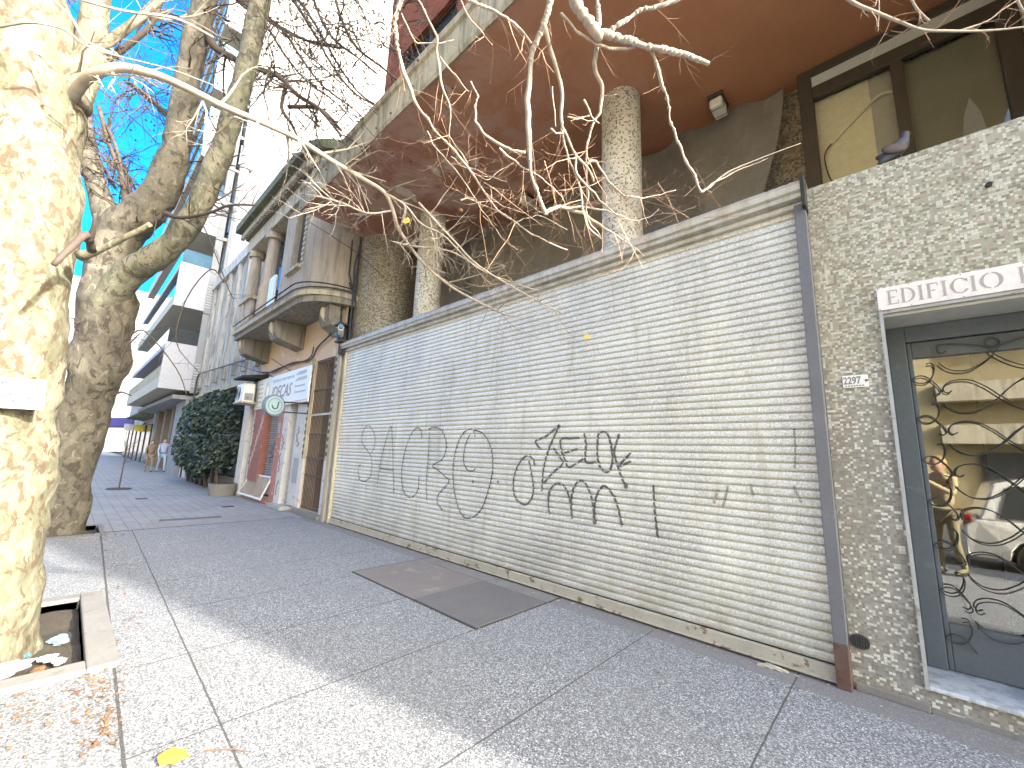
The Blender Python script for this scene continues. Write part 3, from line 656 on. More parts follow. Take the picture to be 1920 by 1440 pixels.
def stem(x, z, w_=.014): bar(x-w_/2, x+w_/2, z+.004, z+LH-.004); bar(x-.014, x+.014, z, z+.0038); bar(x-.014, x+.014, z+LH-.0038, z+LH)
x = .035; z = 2.772
for ch in 'EDIFICIO D':
    if ch == ' ': x += .05; continue
    if ch == 'I': stem(x+.012, z); x += .042; continue
    if ch in 'EF':
        stem(x+.012, z); bar(x+.021, x+.058, z+LH-.008, z+LH-.0004); bar(x+.054, x+.058, z+LH-.028, z+LH-.009); bar(x+.021, x+.044, z+LH*.5-.004, z+LH*.5+.004)
        if ch == 'E': bar(x+.021, x+.060, z+.0004, z+.008); bar(x+.056, x+.060, z+.009, z+.030)
        x += .076; continue
    if ch == 'D': stem(x+.012, z); arc(x+.026, z+LH/2, .050, LH/2, -PI/2+.05, PI/2-.05, .015, .006); x += .094; continue
    if ch == 'C': arc(x+.046, z+LH/2, .046, LH/2, .65, 2*PI-.65, .015, .006); bar(x+.078, x+.083, z+LH*.70, z+LH*.93); x += .096; continue
    if ch == 'O': arc(x+.05, z+LH/2, .050, LH/2, PI/2+.10, 1.5*PI-.10, .016, .006); arc(x+.053, z+LH/2, .050, LH/2, -PI/2+.10, PI/2-.10, .016, .006); x += .12; continue
lm.build('lettering', M_letter, sg)
sc_ = MB()
for px in (-.012, .16, .42, .7, 1.0):
    for pz in (2.746, 2.907): sc_.ball((px, 4.069, pz), .0035, 6, 4)
sc_.build('screws', M_rust, sg)
# --- house number
hn = thing('house_number', 'small white enamel number plate on the mosaic wall', 'number plate', (-.2, 4.1, 2.21))
MB().box(-.283, -.128, 4.088, 4.0985, 2.165, 2.262).build('plate', M_white, hn, bevel=.004)
text('2297', .078, M_numeral, hn, (-.277, 4.0875, 2.195), (1,0,0), (0,0,1), 'numerals', .0006, .0022, sx=.68)
m = MB()
for i in range(7): m.box(-.268+i*.017, -.268+i*.017+.011, 4.0868, 4.0878, 2.174, 2.184)
m.build('small_print', M_numeral, hn); MB().tube([(-.142,4.0873,2.215),(-.139,4.086,2.215)], .010, 10).box(-.142,-.129,4.0865,4.0878,2.208,2.222).build('rust_spot', M_rust, hn)
# --- drain outlet hole
t = thing('wall_vent', 'dark oval vent near the foot of the mosaic wall beside the rusty post', 'vent', (-.335, 4.1, .32))
MB().prism([(-.336+.055*math.cos(a)*(1.0 if math.cos(a)>0 else 1.1), 4.092, .325+.05*math.sin(a)) for a in [i*PI/10 for i in range(20)]], (0,.007,0)).build('rim', M_iron, t)
m = MB()
for i in range(-3, 4): m.box(-.336+i*.014-.003, -.336+i*.014+.003, 4.088, 4.0915, .325-.035, .325+.035)
m.build('grille', M_dark, t)
# --- steel cellar hatch
t = thing('cellar_hatch', 'worn steel hatch plates set flush in the pavement before the shutter', 'hatch', (-4.15, 3.3, 0))
B(-5.32,-3.96,2.78,3.80,-.01,.006).build('smooth_plate', M_plate, t); B(-3.95,-2.96,2.78,3.80,-.01,.009).build('chequered_plate', M_cheq, t)
B(-5.32,-2.96,3.81,4.03,-.01,.005).build('cement_apron', M_conc, t)
MB().box(-5.345,-5.323,2.76,4.03,-.01,.003).box(-2.957,-2.935,2.76,4.03,-.01,.003).box(-5.323,-2.957,2.757,2.777,-.01,.003).build('frame', M_black, t)
# --- pigeon on top of the mosaic wall
pg = thing('pigeon', 'grey pigeon perched on the mosaic wall below the cream window pane', 'bird', (.21, 4.2, 3.95))
me = bpy.data.meshes.new('body'); bm = bmesh.new()
sp = [((-.135,.0,.02),.012),((-.09,0,.06),.034),((-.035,0,.105),.058),((.015,0,.15),.056),((.045,0,.195),.034),((.055,0,.235),.027),((.062,0,.255),.018)]
bm.free(); b = MB(); b.tube([p for p, r in sp], [r for p, r in sp], 14, 3)
b.ball((.058,0,.245), .028, 10, 8, (1.1,.9,1)); b.tube([(.082,0,.245),(.105,0,.236)], [.008,.002], 6)
b.tube([(.0,.02,.085),(.005,.02,.0)], .006, 5); b.tube([(.0,-.02,.085),(.005,-.02,.0)], .006, 5)
def ori(mb, loc, ang):
    c, s = math.cos(ang), math.sin(ang); mb.v = [(loc[0]+x*c-y*s, loc[1]+x*s+y*c, loc[2]+z) for x, y, z in mb.v]; return mb
PA = R(25)
ori(b, (.21,4.18,3.95), PA).build('body', mat('pigeon_grey', (.045,.05,.06), (.08,.085,.09), 20, .7, bump=0), pg, smooth=True)
for s in (-1, 1):
    wg = MB().ball((-.045, s*.045, .105), .05, 10, 8, (1.75, .35, .85)); ori(wg, (.21,4.18,3.95), PA).build('wing', mat('pigeon_wing', (.05,.035,.035), (.09,.06,.06), 30, .7, bump=0), pg, smooth=True)
ori(MB().ball((.03,-.0,.17), .0445, 10, 8, (1,1,.9)), (.21,4.18,3.95), PA).build('neck_sheen', mat('teal_feathers', (.06,.11,.12), (.09,.08,.13), 30, .4, bump=0), pg, smooth=True)
#@@
nb_ = thing('added_shade_block', 'plain grey block added out of view past the right edge to shade the pavement', 'building', (3.8, 4.1, 0))
B(1.62, 8.3, 4.1, 14, 0, 20).build('wall', M_h3, nb_)  # unseen block, added and sized to cast the shadow edge across the pavement
# ============================================================ OLD RENDERED HOUSE (X -15.5 .. -9.3)
oh = thing('rendered_house', 'old peach and grey house with curved balcony and dentil cornice', 'house', (-12.4, 4.1, 0))
holes = [(-14.95,-12.9,.12,2.72),(-12.42,-11.5,.10,2.72),(-10.82,-9.62,.12,3.78)]
m = MB(); wall_y(m, 4.1, -15.5, -9.30, 0, 4.95, holes, depth=.35); m.build('ground_floor_wall', M_peach, oh)
B(-15.5,-9.3,4.45,14,0,8.9).build('rear_wall', M_rend, oh); 
B(-15.5,-11.9,3.72,4.44,4.96,9.0).build('upper_wall', M_rend, oh)
# bay: plan outline with rounded right corner
def curve(x0, y, xc, xe, ye, n=14):      # straight front to xc then quarter ellipse to (xe, ye)
    return [(x0, y)]+[(xc+(xe-xc)*math.sin(a), ye-(ye-y)*math.cos(a)) for a in [PI/2*i/n for i in range(n+1)]]
def ring(mb, pl, z0, z1):
    for a, b in zip(pl[:-1], pl[1:]): mb.quad((a[0],a[1],z0),(b[0],b[1],z0),(b[0],b[1],z1),(a[0],a[1],z1))
def slabm(pl, z0, z1, yb): return MB().prism([(x, y, z0) for x, y in pl]+[(pl[-1][0], yb, z0), (pl[0][0], yb, z0)], (0,0,z1-z0))
bay = curve(-11.95, 3.30, -10.35, -9.32, 4.2)
m = MB(); wx0, wx1, wz0, wz1 = -11.25, -10.5, 6.05, 7.9
wall_y(m, 3.30, -11.95, -10.35, 5.31, 8.25, [(wx0,wx1,wz0,wz1)], depth=.2); ring(m, bay[1:], 5.31, 8.25); m.quad((-11.95,3.75,5.31),(-11.95,3.3,5.31),(-11.95,3.3,8.25),(-11.95,3.75,8.25))
m.build('bay_wall', M_rend, oh)
wo = MB().box(wx0,wx1,3.46,3.5,wz0,wz1).build('window', M_bframe, oh)
B(wx0+.05,wx1-.05,3.44,3.458,wz0+.05,wz1-.05).build('pane', M_windark, wo); B(wx0-.08,wx1+.08,3.2,3.3,wz0-.09,wz0-.002).build('sill', M_stonel, wo)
m = MB()
for i in range(13): m.box(-10.46,-10.30,3.275,3.30, 6.12+i*.14, 6.12+i*.14+.09)
m.build('quoins', M_stonel, oh)
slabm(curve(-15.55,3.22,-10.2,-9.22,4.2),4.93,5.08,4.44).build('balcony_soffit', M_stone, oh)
bl = slabm(curve(-15.6,3.14,-10.2,-9.20,4.2),5.082,5.20,4.44).build('balcony', M_stonel, oh); slabm(curve(-15.56,3.18,-10.22,-9.26,4.2),5.202,5.30,4.44).build('balcony_edge', M_stone, bl)
for x in (-15.1, -12.15, -9.75):
    yf = 3.34 if x < -10 else 3.72
    m = MB().prism([(x-.28,yf,4.92),(x-.28,yf,4.60),(x-.28,yf+.08,4.45),(x-.28,yf+.2,4.40),(x-.28,4.1,4.26),(x-.28,4.1,4.92)], (.56,0,0)); m.build('bracket', M_stone, bl)
    m = MB().tube([(x,yf-.02,4.88),(x,yf-.03,4.7),(x,yf+.06,4.56)], [.05,.06,.04], 8, 3); m.build('scroll', M_stonel, bl)
# loggia pier, parapet, column
B(-15.5,-15.05,3.22,3.7,5.31,6.1).build('pier', M_rend, oh); B(-15.55,-14.3,3.17,3.42,6.1,6.2).build('pier_cap', M_stonel, oh)
B(-15.05,-14.4,3.26,3.36,5.31,6.1).build('balustrade', M_rend, oh)
m = MB().cyl((-13.35,3.42),.20,6.2,7.75,20,.17).cyl((-13.35,3.42),.25,5.31,6.2,20).cyl((-13.35,3.42),.27,7.75,7.95,20); m.build('column', M_rend, oh, smooth=False)
m = MB().cyl((-15.15,3.42),.17,6.2,7.75,16,.15).cyl((-15.15,3.42),.23,7.75,7.95,16); m.build('column', M_rend, oh)
B(-14.1,-12.3,3.70,3.716,5.32,7.9).build('loggia_door', M_windark, oh)
B(-12.9,-12.4,3.3,3.36,5.31,6.35).build('laundry_panel', M_white, oh)
# entablature + cornice following the bay
E1 = curve(-15.55,3.2,-10.3,-9.2,4.3)
slabm(E1,7.96,8.42,4.9).build('frieze', M_stonel, oh)
co = slabm(curve(-15.75,3.02,-10.35,-9.0,4.4),8.60,8.72,4.9).build('cornice', M_stone, oh)
slabm(curve(-15.95,2.86,-10.35,-8.9,4.5),8.722,8.98,4.9).build('cornice_crown', M_moss, co)
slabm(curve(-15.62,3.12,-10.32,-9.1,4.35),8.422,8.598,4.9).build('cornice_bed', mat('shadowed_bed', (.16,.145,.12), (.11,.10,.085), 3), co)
dn = MB(); pl = curve(-15.7,3.05,-10.33,-9.08,4.35,18); dist = 0
seg = [(Vector((*a,0)), Vector((*b,0))) for a, b in zip(pl[:-1], pl[1:])]
for a, b in seg:
    L = (b-a).length; dvec = (b-a)/L; s = (-dist) % .16
    while s < L:
        c = a+dvec*s; nrm = Vector((dvec.y, -dvec.x, 0)); dn.obox((c.x, c.y, 8.52), dvec*.045, nrm*.05, Vector((0,0,.075))); s += .16
    dist += L
dn.build('dentils', M_stonel, co)
# shopfront
B(-14.95,-14.0,3.98,4.42,.12,2.72).build('granite_panel', M_redst, oh)
B(-15.32,-14.952,4.04,4.0985,0,2.72).build('pilaster', M_dirtyw, oh); B(-12.898,-12.44,4.02,4.12,0,2.72).build('pilaster', M_redbr, oh)
B(-15.32,-12.44,4.0,4.0985,0,.118).build('base_course', M_redbr, oh)
m = MB(); z = .2
while z < 2.7: m.prism([(-13.99,4.19,z),(-13.99,4.155,z+.02),(-13.99,4.155,z+.05),(-13.99,4.19,z+.068)], (1.09,0,0)); z += .07
m.build('shop_shutter', M_slat2, oh)
B(-12.42,-12.02,4.0,4.42,.10,2.72).build('door_reveal', M_dirtyw, oh); B(-12.019,-11.5,4.40,4.44,.12,2.70).build('shop_door', M_gdoor, oh); B(-11.62,-11.5,4.06,4.39,.12,2.7).build('door_reveal', M_dirtyw, oh)
B(-11.498,-10.95,4.04,4.0985,.14,2.72).build('pilaster', M_dirtyw, oh)
B(-12.45,-11.45,3.85,4.1,0,.1).build('step', M_marbled, oh, bevel=.01); B(-11.0,-9.5,3.98,4.1,.0,.115).build('step', M_conc, oh, bevel=.01)
m = MB()
for i in range(4): m.box(-12.42,-11.5,4.03-.02*i,4.0985,2.74+.07*i,2.785+.07*i)
m.build('lintel_moulding', M_rend, oh)
# mosaic-strip jambs of the gate: cream border with dark squares
for x0 in (-10.98, -9.60):
    st = B(x0,x0+.14,4.05,4.0985,1.3,3.85).build('jamb_strip', M_stonel, oh); q = MB(); z = 1.4
    while z < 3.75: q.box(x0+.035,x0+.105,4.042,4.049,z,z+.09); z += .17
    q.build('inlay', M_bframe, st)
    B(x0,x0+.14,4.045,4.0985,.12,1.298).build('jamb_base', M_dirtyw, oh)
B(-9.44,-9.28,4.03,4.12,0,3.72).build('party_pier', M_stonel, oh)
t = thing('security_gate', 'tall brown iron bar gate closing the doorway next to the shutter', 'gate', (-10.2, 4.12, .1))
m = MB()
for i in range(15): x = -10.80+i*.0835; m.tube([(x,4.13,.13),(x,4.13,3.76)], .010, 6)
m.build('bars', M_gate, t); m = MB()
for z in (.16, .9, 1.32, 1.9, 3.0, 3.72): B(-10.81,-9.63,4.11,4.15,z,z+.03).build('cross_rail', M_gate, t)
B(-10.81,-9.63,4.105,4.155,2.36,2.41).build('mid_rail', M_hood, t)
B(-10.81,-9.63,4.40,4.44,.12,3.77).build('wooden_door', M_gdoor, t); B(-10.35,-10.15,4.36,4.398,1.2,2.9).build('door_leaf_panel', M_gate, t); B(-10.1,-9.98,4.10,4.16,1.2,1.45).build('lock_box', M_rust, t)
t = thing('shop_sign', 'white board with grey slanted lettering above the small shop door', 'sign', (-13.2, 3.95, 3.2))
B(-15.42,-11.12,3.86,3.90,2.78,3.72).build('board', M_white, t, bevel=.01)
text('IDECAS', .50, mat('grey_sign_letters', (.33,.36,.37), bump=0), t, (-13.95,3.855,3.03), (1,0,0), (0,0,1), 'lettering', .001, .006, .35, sx=.95)
M_smallp = mat('pale_small_print', (.50,.54,.55), bump=0)
m = MB()
for i in range(13): m.box(-13.85+i*.13,-13.77+i*.13,3.853,3.856,3.50+.012*(i%3),3.58)
m.build('small_print', M_smallp, t)
m = MB()
for i in range(5): m.box(-15.25,-14.75+.05*math.sin(i*3),3.853,3.856,2.98+i*.14,3.02+i*.14)
for i, z in enumerate((3.06,3.22,3.38,3.54)): m.box(-11.95,-11.3-.08*(i%2),3.853,3.856,z,z+(.04 if i<2 else .09)); m.box(-12.06,-12.0,3.853,3.856,z,z+.06)
m.build('small_print', M_smallp, t)
m = MB(); m.tube([(-14.33+.23*math.cos(a)*.8, 3.855, 3.3+.27*math.sin(a)) for a in [i*PI/12-.9 for i in range(22)]], .012, 5); m.tube([(-14.33+.12*math.cos(a), 3.855, 3.32+.19*math.sin(a)) for a in [i*PI/12+.5 for i in range(16)]], .010, 5); m.build('emblem', M_smallp, t)
B(-15.42,-11.12,3.852,3.858,2.83,2.85).build('red_line', mat('pink_line', (.66,.45,.48), bump=0), t)
t.location = (-13.2+.42, 3.95+.07, 3.2-.07)
t = thing('round_sign', 'round pale blue projecting sign with a hooked stroke below the white board', 'sign', (-12.3, 3.3, 2.65))
dc = atY(513, 760, 3.35); ax = Vector((.97, .24, 0)).normalized()
def disc(mb, c, r, d): mb.tube([c-ax*d, c+ax*d], r, 40); return mb
disc(MB(), dc, .26, .06).build('drum', M_slate, t); disc(MB(), dc+ax*.062, .225, .006).build('face', M_teal, t)
sd_ = Vector((-ax.y, ax.x, 0)); zz = Vector((0,0,1)); c0 = dc+ax*.072
MB().tube([c0+sd_*(.17*math.cos(a))+zz*(.17*math.sin(a)) for a in [i*PI/10 for i in range(21)]], .008, 5).build('ring_line', M_slate, t)
MB().tube([c0+sd_*-.08+zz*.0, c0+sd_*-.05+zz*-.065, c0+sd_*.0+zz*-.085, c0+sd_*.055+zz*-.06, c0+sd_*.07+zz*.04, c0+sd_*.08+zz*.1], .013, 6, 4).build('hook_mark', M_black, t)
MB().tube([dc+Vector((.1,.2,.1)), Vector((dc.x+.35,4.08,dc.z+.1))], .02, 6).tube([dc+Vector((.1,.2,-.15)), Vector((dc.x+.35,4.08,dc.z-.15))], .02, 6).build('bracket', M_iron, t)
t = thing('air_conditioner', 'white outdoor air conditioner unit on a bracket left of the white board', 'air conditioner', (-15.0, 3.7, 3.0))
B(-15.55,-14.75,3.50,3.82,2.93,3.50).build('casing', M_white, t, bevel=.02)
m = MB()
for r in (.06,.12,.18,.23): m.tube([(-15.27+r*math.cos(a), 3.493, 3.21+r*math.sin(a)) for a in [i*PI/12 for i in range(25)]], .006, 4)
m.build('fan_grille', M_iron, t); B(-15.6,-14.7,3.46,4.08,2.88,2.925).build('shelf', M_stonel, t); 
B(-14.748,-14.742,3.55,3.78,2.97,3.2).build('side_panel', M_slat2, t)
t = thing('canopy_shelf', 'small dark metal canopy above the air conditioner', 'canopy', (-15.1, 3.8, 3.75))
MB().prism([(-15.7,3.4,3.66),(-15.7,3.4,3.72),(-15.7,4.09,3.86),(-15.7,4.09,3.72)], (1.1,0,0)).build('canopy_plate', M_dark, t)
t = thing('low_railing', 'low slanted white barred railing in front of the small shop shutter', 'railing', (-14.0, 3.8, 0))
m = MB(); A_, B_ = Vector((-15.2,3.86,.13)), Vector((-13.0,3.86,.13)); C_, D_ = Vector((-14.75,4.05,.72)), Vector((-12.9,4.05,.72))
for i in range(1, 18): m.tube([A_.lerp(B_, i/18), C_.lerp(D_, i/18)], .011, 5)
m.build('bars', M_hood, t); MB().tube([A_,B_], .03, 6).tube([C_,D_], .025, 6).tube([A_,C_], .022, 6).tube([B_,D_], .022, 6).build('frame', M_white, t)
for (x, z, ww, hh), lab in (((-11.22,1.0,.34,.62),'white poster pasted low on the pilaster between shop door and iron gate'),((-12.72,2.1,.16,.3),'small white notice on the terracotta pilaster beside the shop door')):
    o = B(x-ww/2,x+ww/2,4.03 if x > -12 else 4.012,4.038 if x > -12 else 4.018,z-hh/2,z+hh/2).build('poster', M_paper, loc=(x,4.03,z)); tag(o, lab, 'poster')
tagm = MB()
def squig(x0, z0, w_, h_, y, seed, r=.012):
    random.seed(seed); pts = [(x0+w_*random.random()*.9*(.4+.6*math.sin(i*1.7)**2), y, z0+h_*i/7) for i in range(8)]; tagm.tube(pts, r, 4, 4)
for s_, a in enumerate(((-12.35,.9,.25,.5,3.993),(-12.3,.3,.2,.4,3.993),(-12.35,1.5,.25,.4,3.993),(-11.4,1.6,.3,.5,4.033),(-15.2,1.0,.2,.6,4.033),(-15.2,1.9,.2,.5,4.033),(-13.7,1.1,.5,.5,4.145),(-13.4,1.5,.4,.4,4.145))): squig(*a, s_+3)
tagm.build('graffiti', mat('faded_black_paint', (.10,.10,.14), (.2,.2,.24), 12, .8, bump=0), oh)
tagm = MB()
for i in range(9): squig(-14.85+.09*i, .9+.17*i, .1, .35, 3.974, 40+i, .006)
tagm.build('scratched_graffiti', M_dirtyw, oh)
# cables and the security camera at the party line
t = thing('cable_bundle', 'black cables running down the party line and along the old house', 'cable', (-9.35, 3.9, 5))
m = MB(); random.seed(5)
for k in range(5):
    pts = []
    for px, py in ((672,462),(668,500),(664,540),(660,590),(652,640)): q = atY(px+random.uniform(-4,6), py, 3.98); pts.append(q)
    m.tube(pts, .014, 5, 3)
bo = [(x, y-.04, 5.34+.02*math.sin(x*3)) for x, y in curve(-15.3,3.12,-10.2,-9.2,4.15,8)]; bo.append((-9.25,4.0,5.7)); bo.append((-9.28,4.0,6.6)); m.tube(bo, .018, 5)
bo = [(x, y-.03, 5.24+.02*math.sin(x*2)) for x, y in curve(-13,3.12,-10.2,-9.2,4.15,8)]; bo.append((-9.25,4.02,5.5)); m.tube(bo, .015, 5)
m.tube([(-15.3,4.05,4.0),(-14,4.03,3.86),(-12.5,4.05,3.95),(-11.2,4.05,3.86),(-10.7,4.04,4.15),(-9.9,4.0,4.35),(-9.6,4.0,4.7),(-9.4,4.0,4.95)], .02, 5, 4)
m.tube([(-15.3,4.05,3.85),(-13,4.03,3.92),(-11.3,4.05,3.9),(-11.0,4.04,4.2)], .016, 5, 4)
m.tube([(-9.5,4.02,5.0),(-9.42,4.0,4.5),(-9.36,4.0,4.1)], .02, 5, 3)
m.build('cables', M_cable, t)
t = thing('drop_wire', 'thin wires strung from the wall up to the slab corner', 'wire', (-12, 3.9, 4))
MB().tube([atY(582,417,2.9), atY(672,475,3.9), atY(720,520,4.2)], .008, 4).tube([atY(508,672,3.9), atY(556,703,4.0)], .011, 4).tube([atY(437,682,3.9),atY(512,706,3.9)], .012, 4).build('wires', M_cable, t)
t = thing('vine_tangle', 'dry twiggy tangle hanging under the balcony end', 'plant', (-9.6, 3.9, 4.7)); m = MB(); random.seed(11)
for k in range(26):
    p = Vector((-9.75+random.random()*.35, 3.85+random.random()*.2, 4.72+random.random()*.15)); pts = [p]
    for j in range(5): p = p+Vector((random.uniform(-.06,.06), random.uniform(-.04,.04), random.uniform(-.10,.03))); pts.append(p)
    m.tube(pts, .005, 3)
m.build('stems', M_twig, t)
t = thing('security_camera', 'blue and white security camera in a black housing at the shutter corner', 'camera', (-9.1, 3.95, 4.15))
m = MB().box(-9.32,-9.02,3.86,4.08,3.98,4.02).box(-9.30,-8.98,3.80,4.1,4.36,4.40).box(-9.30,-9.22,3.9,4.08,4.02,4.36).box(-9.2,-9.05,4.0,4.08,3.7,3.98); m.build('housing', M_black, t)
MB().tube([(-9.22,3.95,4.16),(-8.86,3.78,4.24)], .065, 12).build('camera_body', M_white, t); MB().tube([(-8.87,3.784,4.238),(-8.80,3.752,4.254)], .05, 12).build('camera_lens', M_winblue, t)
MB().ball((-9.18,3.84,4.13), .07, 10, 8).build('dome', M_winblue, t)

# ============================================================ GREY HOUSE WITH BUSH (X -25.5 .. -15.5)
gh = thing('grey_house', 'stained grey flat roofed house with tall ribs behind the dark bush', 'house', (-20.5, 4.1, 0))
wins = [(-24.3+1.5*i, -23.75+1.5*i, z, z+1.15) for i in range(6) for z in (5.3, 7.6)]
m = MB(); wall_y(m, 4.15, -25.5, -15.52, 3.75, 9.8, wins, depth=.2); wall_y(m, 4.1, -25.5, -15.52, 0, 3.75, [(-24.6,-16.0,0,3.72)], depth=1.2); m.quad((-25.5,4.15,3.75),(-15.52,4.15,3.75),(-15.52,4.1,3.75),(-25.5,4.1,3.75)); m.build('wall', M_h3, gh)
B(-25.48,-15.53,5.32,14,0,9.75).build('rear_wall', M_h3, gh); B(-24.6,-16,5.2,5.3,0,3.72).build('garage_door', M_slat2, gh)
for i in range(7): x = -25.1+1.5*i; B(x-.16,x+.16,4.02,4.149,4.3,9.5).build('rib', M_h3, gh)
B(-25.5,-15.52,4.0,4.149,3.76,3.92).build('string_course', M_stonel, gh); B(-25.5,-15.52,3.98,4.35,9.5,10.0).build('parapet', mat('flaking_white', (.66,.65,.63), (.42,.41,.40), 2.2, .9, bump=.3, streak=(.22,.21,.20)), gh)
for a, b, c, e in wins: wo = B(a+.02,b-.02,4.30,4.33,c+.02,e-.02).build('window', M_bframe, gh); B(a+.06,b-.06,4.285,4.298,c+.06,e-.06).build('pane', M_windark, wo)
B(-24.6,-16.0,4.2,4.4,0,.45).build('low_wall', M_conc, gh); B(-16.2,-15.6,3.96,4.098,0,3.7).build('pier', M_dirtyw, gh); B(-25.45,-24.7,3.98,4.098,0,3.7).build('pier', M_dirtyw, gh)
m = MB(); m.tube([(-25.3,3.95,0),(-25.3,3.95,4.8),(-24.9,3.95,5.0),(-16,3.97,4.6)], .035, 6); o = m.build('drainpipe', M_iron, gh)
# bush
bs = thing('clipped_bush', 'big dark evergreen bush against the grey house', 'bush', (-20, 3.6, 0)); random.seed(21)
lf = MB(); ll = MB()
def leafc(mb, p, s):
    a = Vector((random.gauss(0,1), random.gauss(0,1), random.gauss(0,1))).normalized(); b = a.orthogonal().normalized(); c = a.cross(b)
    mb.quad(p-b*s*.5, p+c*s*.28, p+b*s*.5, p-c*s*.28)
for k in range(17000):
    while True:
        q = Vector((random.uniform(-1,1), random.uniform(-1,1), random.uniform(-1,1)))
        if .35 < q.length < 1: break
    q *= (1-.18*(mnoise.noise(q*2.6)+.4)) ; q.z *= 1
    p = Vector((-20+4.1*math.copysign(abs(q.x)**.85, q.x), 3.75+.85*q.y, 1.95+1.75*(abs(q.z)**.62)*math.copysign(1, q.z)))
    if p.z < .25 or (p.z < .8 and mnoise.noise(p*1.5) < .1): continue
    leafc(ll if random.random() < .05 + (.10 if p.x < -21 else 0) else lf, p, random.uniform(.10,.19))
lf.build('foliage', M_leaf, bs); ll.build('pale_leaves', M_leafl, bs)
m = MB()
for k in range(7):
    x = -22.5+k*.85; m.tube([(x,3.8,0),(x+random.uniform(-.2,.2),3.7,.6),(x+random.uniform(-.5,.5),3.7,1.8)], [.07,.05,.03], 6, 3)
m.build('stems', M_dtwig, bs)
t = thing('planter_pot', 'low round concrete planter at the foot of the bush', 'planter', (-16.3, 3.55, 0)); pc = (-15.9, 3.6)
MB().cyl(pc,.34,0,.36,24,.40).build('tub', M_conc, t); MB().cyl(pc,.34,.3605,.375,24).build('soil_top', M_soil, t)

# ============================================================ TALL BALCONY BUILDING (X -41 .. -25.5)
tb = thing('tall_block', 'tall white apartment tower with stacked wraparound balconies', 'building', (-33, 4.3, 0))
X0, X1 = -41.0, -25.53
B(X0,X1,4.45,26,3.9,52).build('tower_wall', M_b4s, tb)
B(X0+.5,X1-.02,4.30,4.449,4.0,50).build('street_wall', M_b4g, tb)
for k in range(11):
    z0 = 4.17+4.15*k
    b_ = MB().box(X1-.16,X1,2.55,3.78,z0,z0+2.28); b_.build('side_panel', M_b4w, tb)
    ft = MB().box(X0,X1-.161,2.55,2.70,z0,z0+.55).box(X0,X1-.161,2.702,4.299,z0,z0+.16); fo = ft.build('balcony', M_b4c, tb)
    MB().box(X0,X1-.161,2.57,2.60,z0+.55,z0+1.15).build('glass_railing', M_bglass if k else M_fascia, fo)
    ft = MB().box(X0,X1-.161,2.58,2.68,z0+2.05,z0+2.28).box(X0,X1-.161,2.70,4.299,z0+2.10,z0+2.25); fo2 = ft.build('balcony', M_b4w, tb)
    MB().box(X0,X1-.161,2.60,2.63,z0+2.285,z0+2.95).build('glass_railing', M_bglass, fo2); 
    MB().box(X1-.06,X1-.03,2.60,3.78,z0+2.285,z0+3.0).build('glass_railing', M_windark if k == 0 else M_winblue, fo2)
    m = MB()
    for j in range(6): m.box(X0+1+j*2.4,X0+2.7+j*2.4,4.27,4.298,z0+.3,z0+2.0).box(X0+1+j*2.4,X0+2.7+j*2.4,4.27,4.298,z0+2.4,z0+4.0)
    m.build('window', M_windark, tb)
    m = MB().box(X1,X1+.02,3.86,4.1,z0+.3,z0+1.6) if False else MB().box(X1-.5,X1-.1,4.22,4.298,z0+.5,z0+1.7); m.build('window', M_winblue, tb)
    if k < 2:
        m = MB()
        for j in range(9): m.box(X1-.02,X1+.03,3.80,4.05,z0+.2+j*.14,z0+.27+j*.14)
        m.build('louvre', M_b4w, tb)
    B(X1-.12,X1,3.785,4.10,z0-.1,z0+4.0).build('corner_strip', M_b4g, tb)
# ground floor
B(X0,X1-.2,4.5,4.6,0,4.0).build('shop_wall', M_b4c, tb); B(X0,X1-.3,3.2,4.44,3.75,3.95).build('canopy', M_b4g, tb)
B(-28.4,-25.9,3.75,4.49,0,3.74).build('pillar', M_b4g, tb); B(-25.88,-25.55,3.95,4.49,0,3.74).build('pillar', M_b4w, tb)
for j in range(2): B(-30.4-3.2*j,-29.0-3.2*j,4.44,4.49,1.2,3.3).build('window', M_b4w, tb)
m = MB()
for j in range(6): m.box(-30.35+.25*j,-30.31+.25*j,4.40,4.438,1.2,3.5)
m.build('window_bars', M_iron, tb)
for x in (-31.9, -34.8, -38): B(x-.4,x+.4,4.1,4.49,0,3.74).build('pillar', mat('bronze_cladding', (.20,.16,.12), bump=0), tb)
B(-36.5,-35.4,4.40,4.49,0,3.0).build('shop_door', M_bframe, tb)
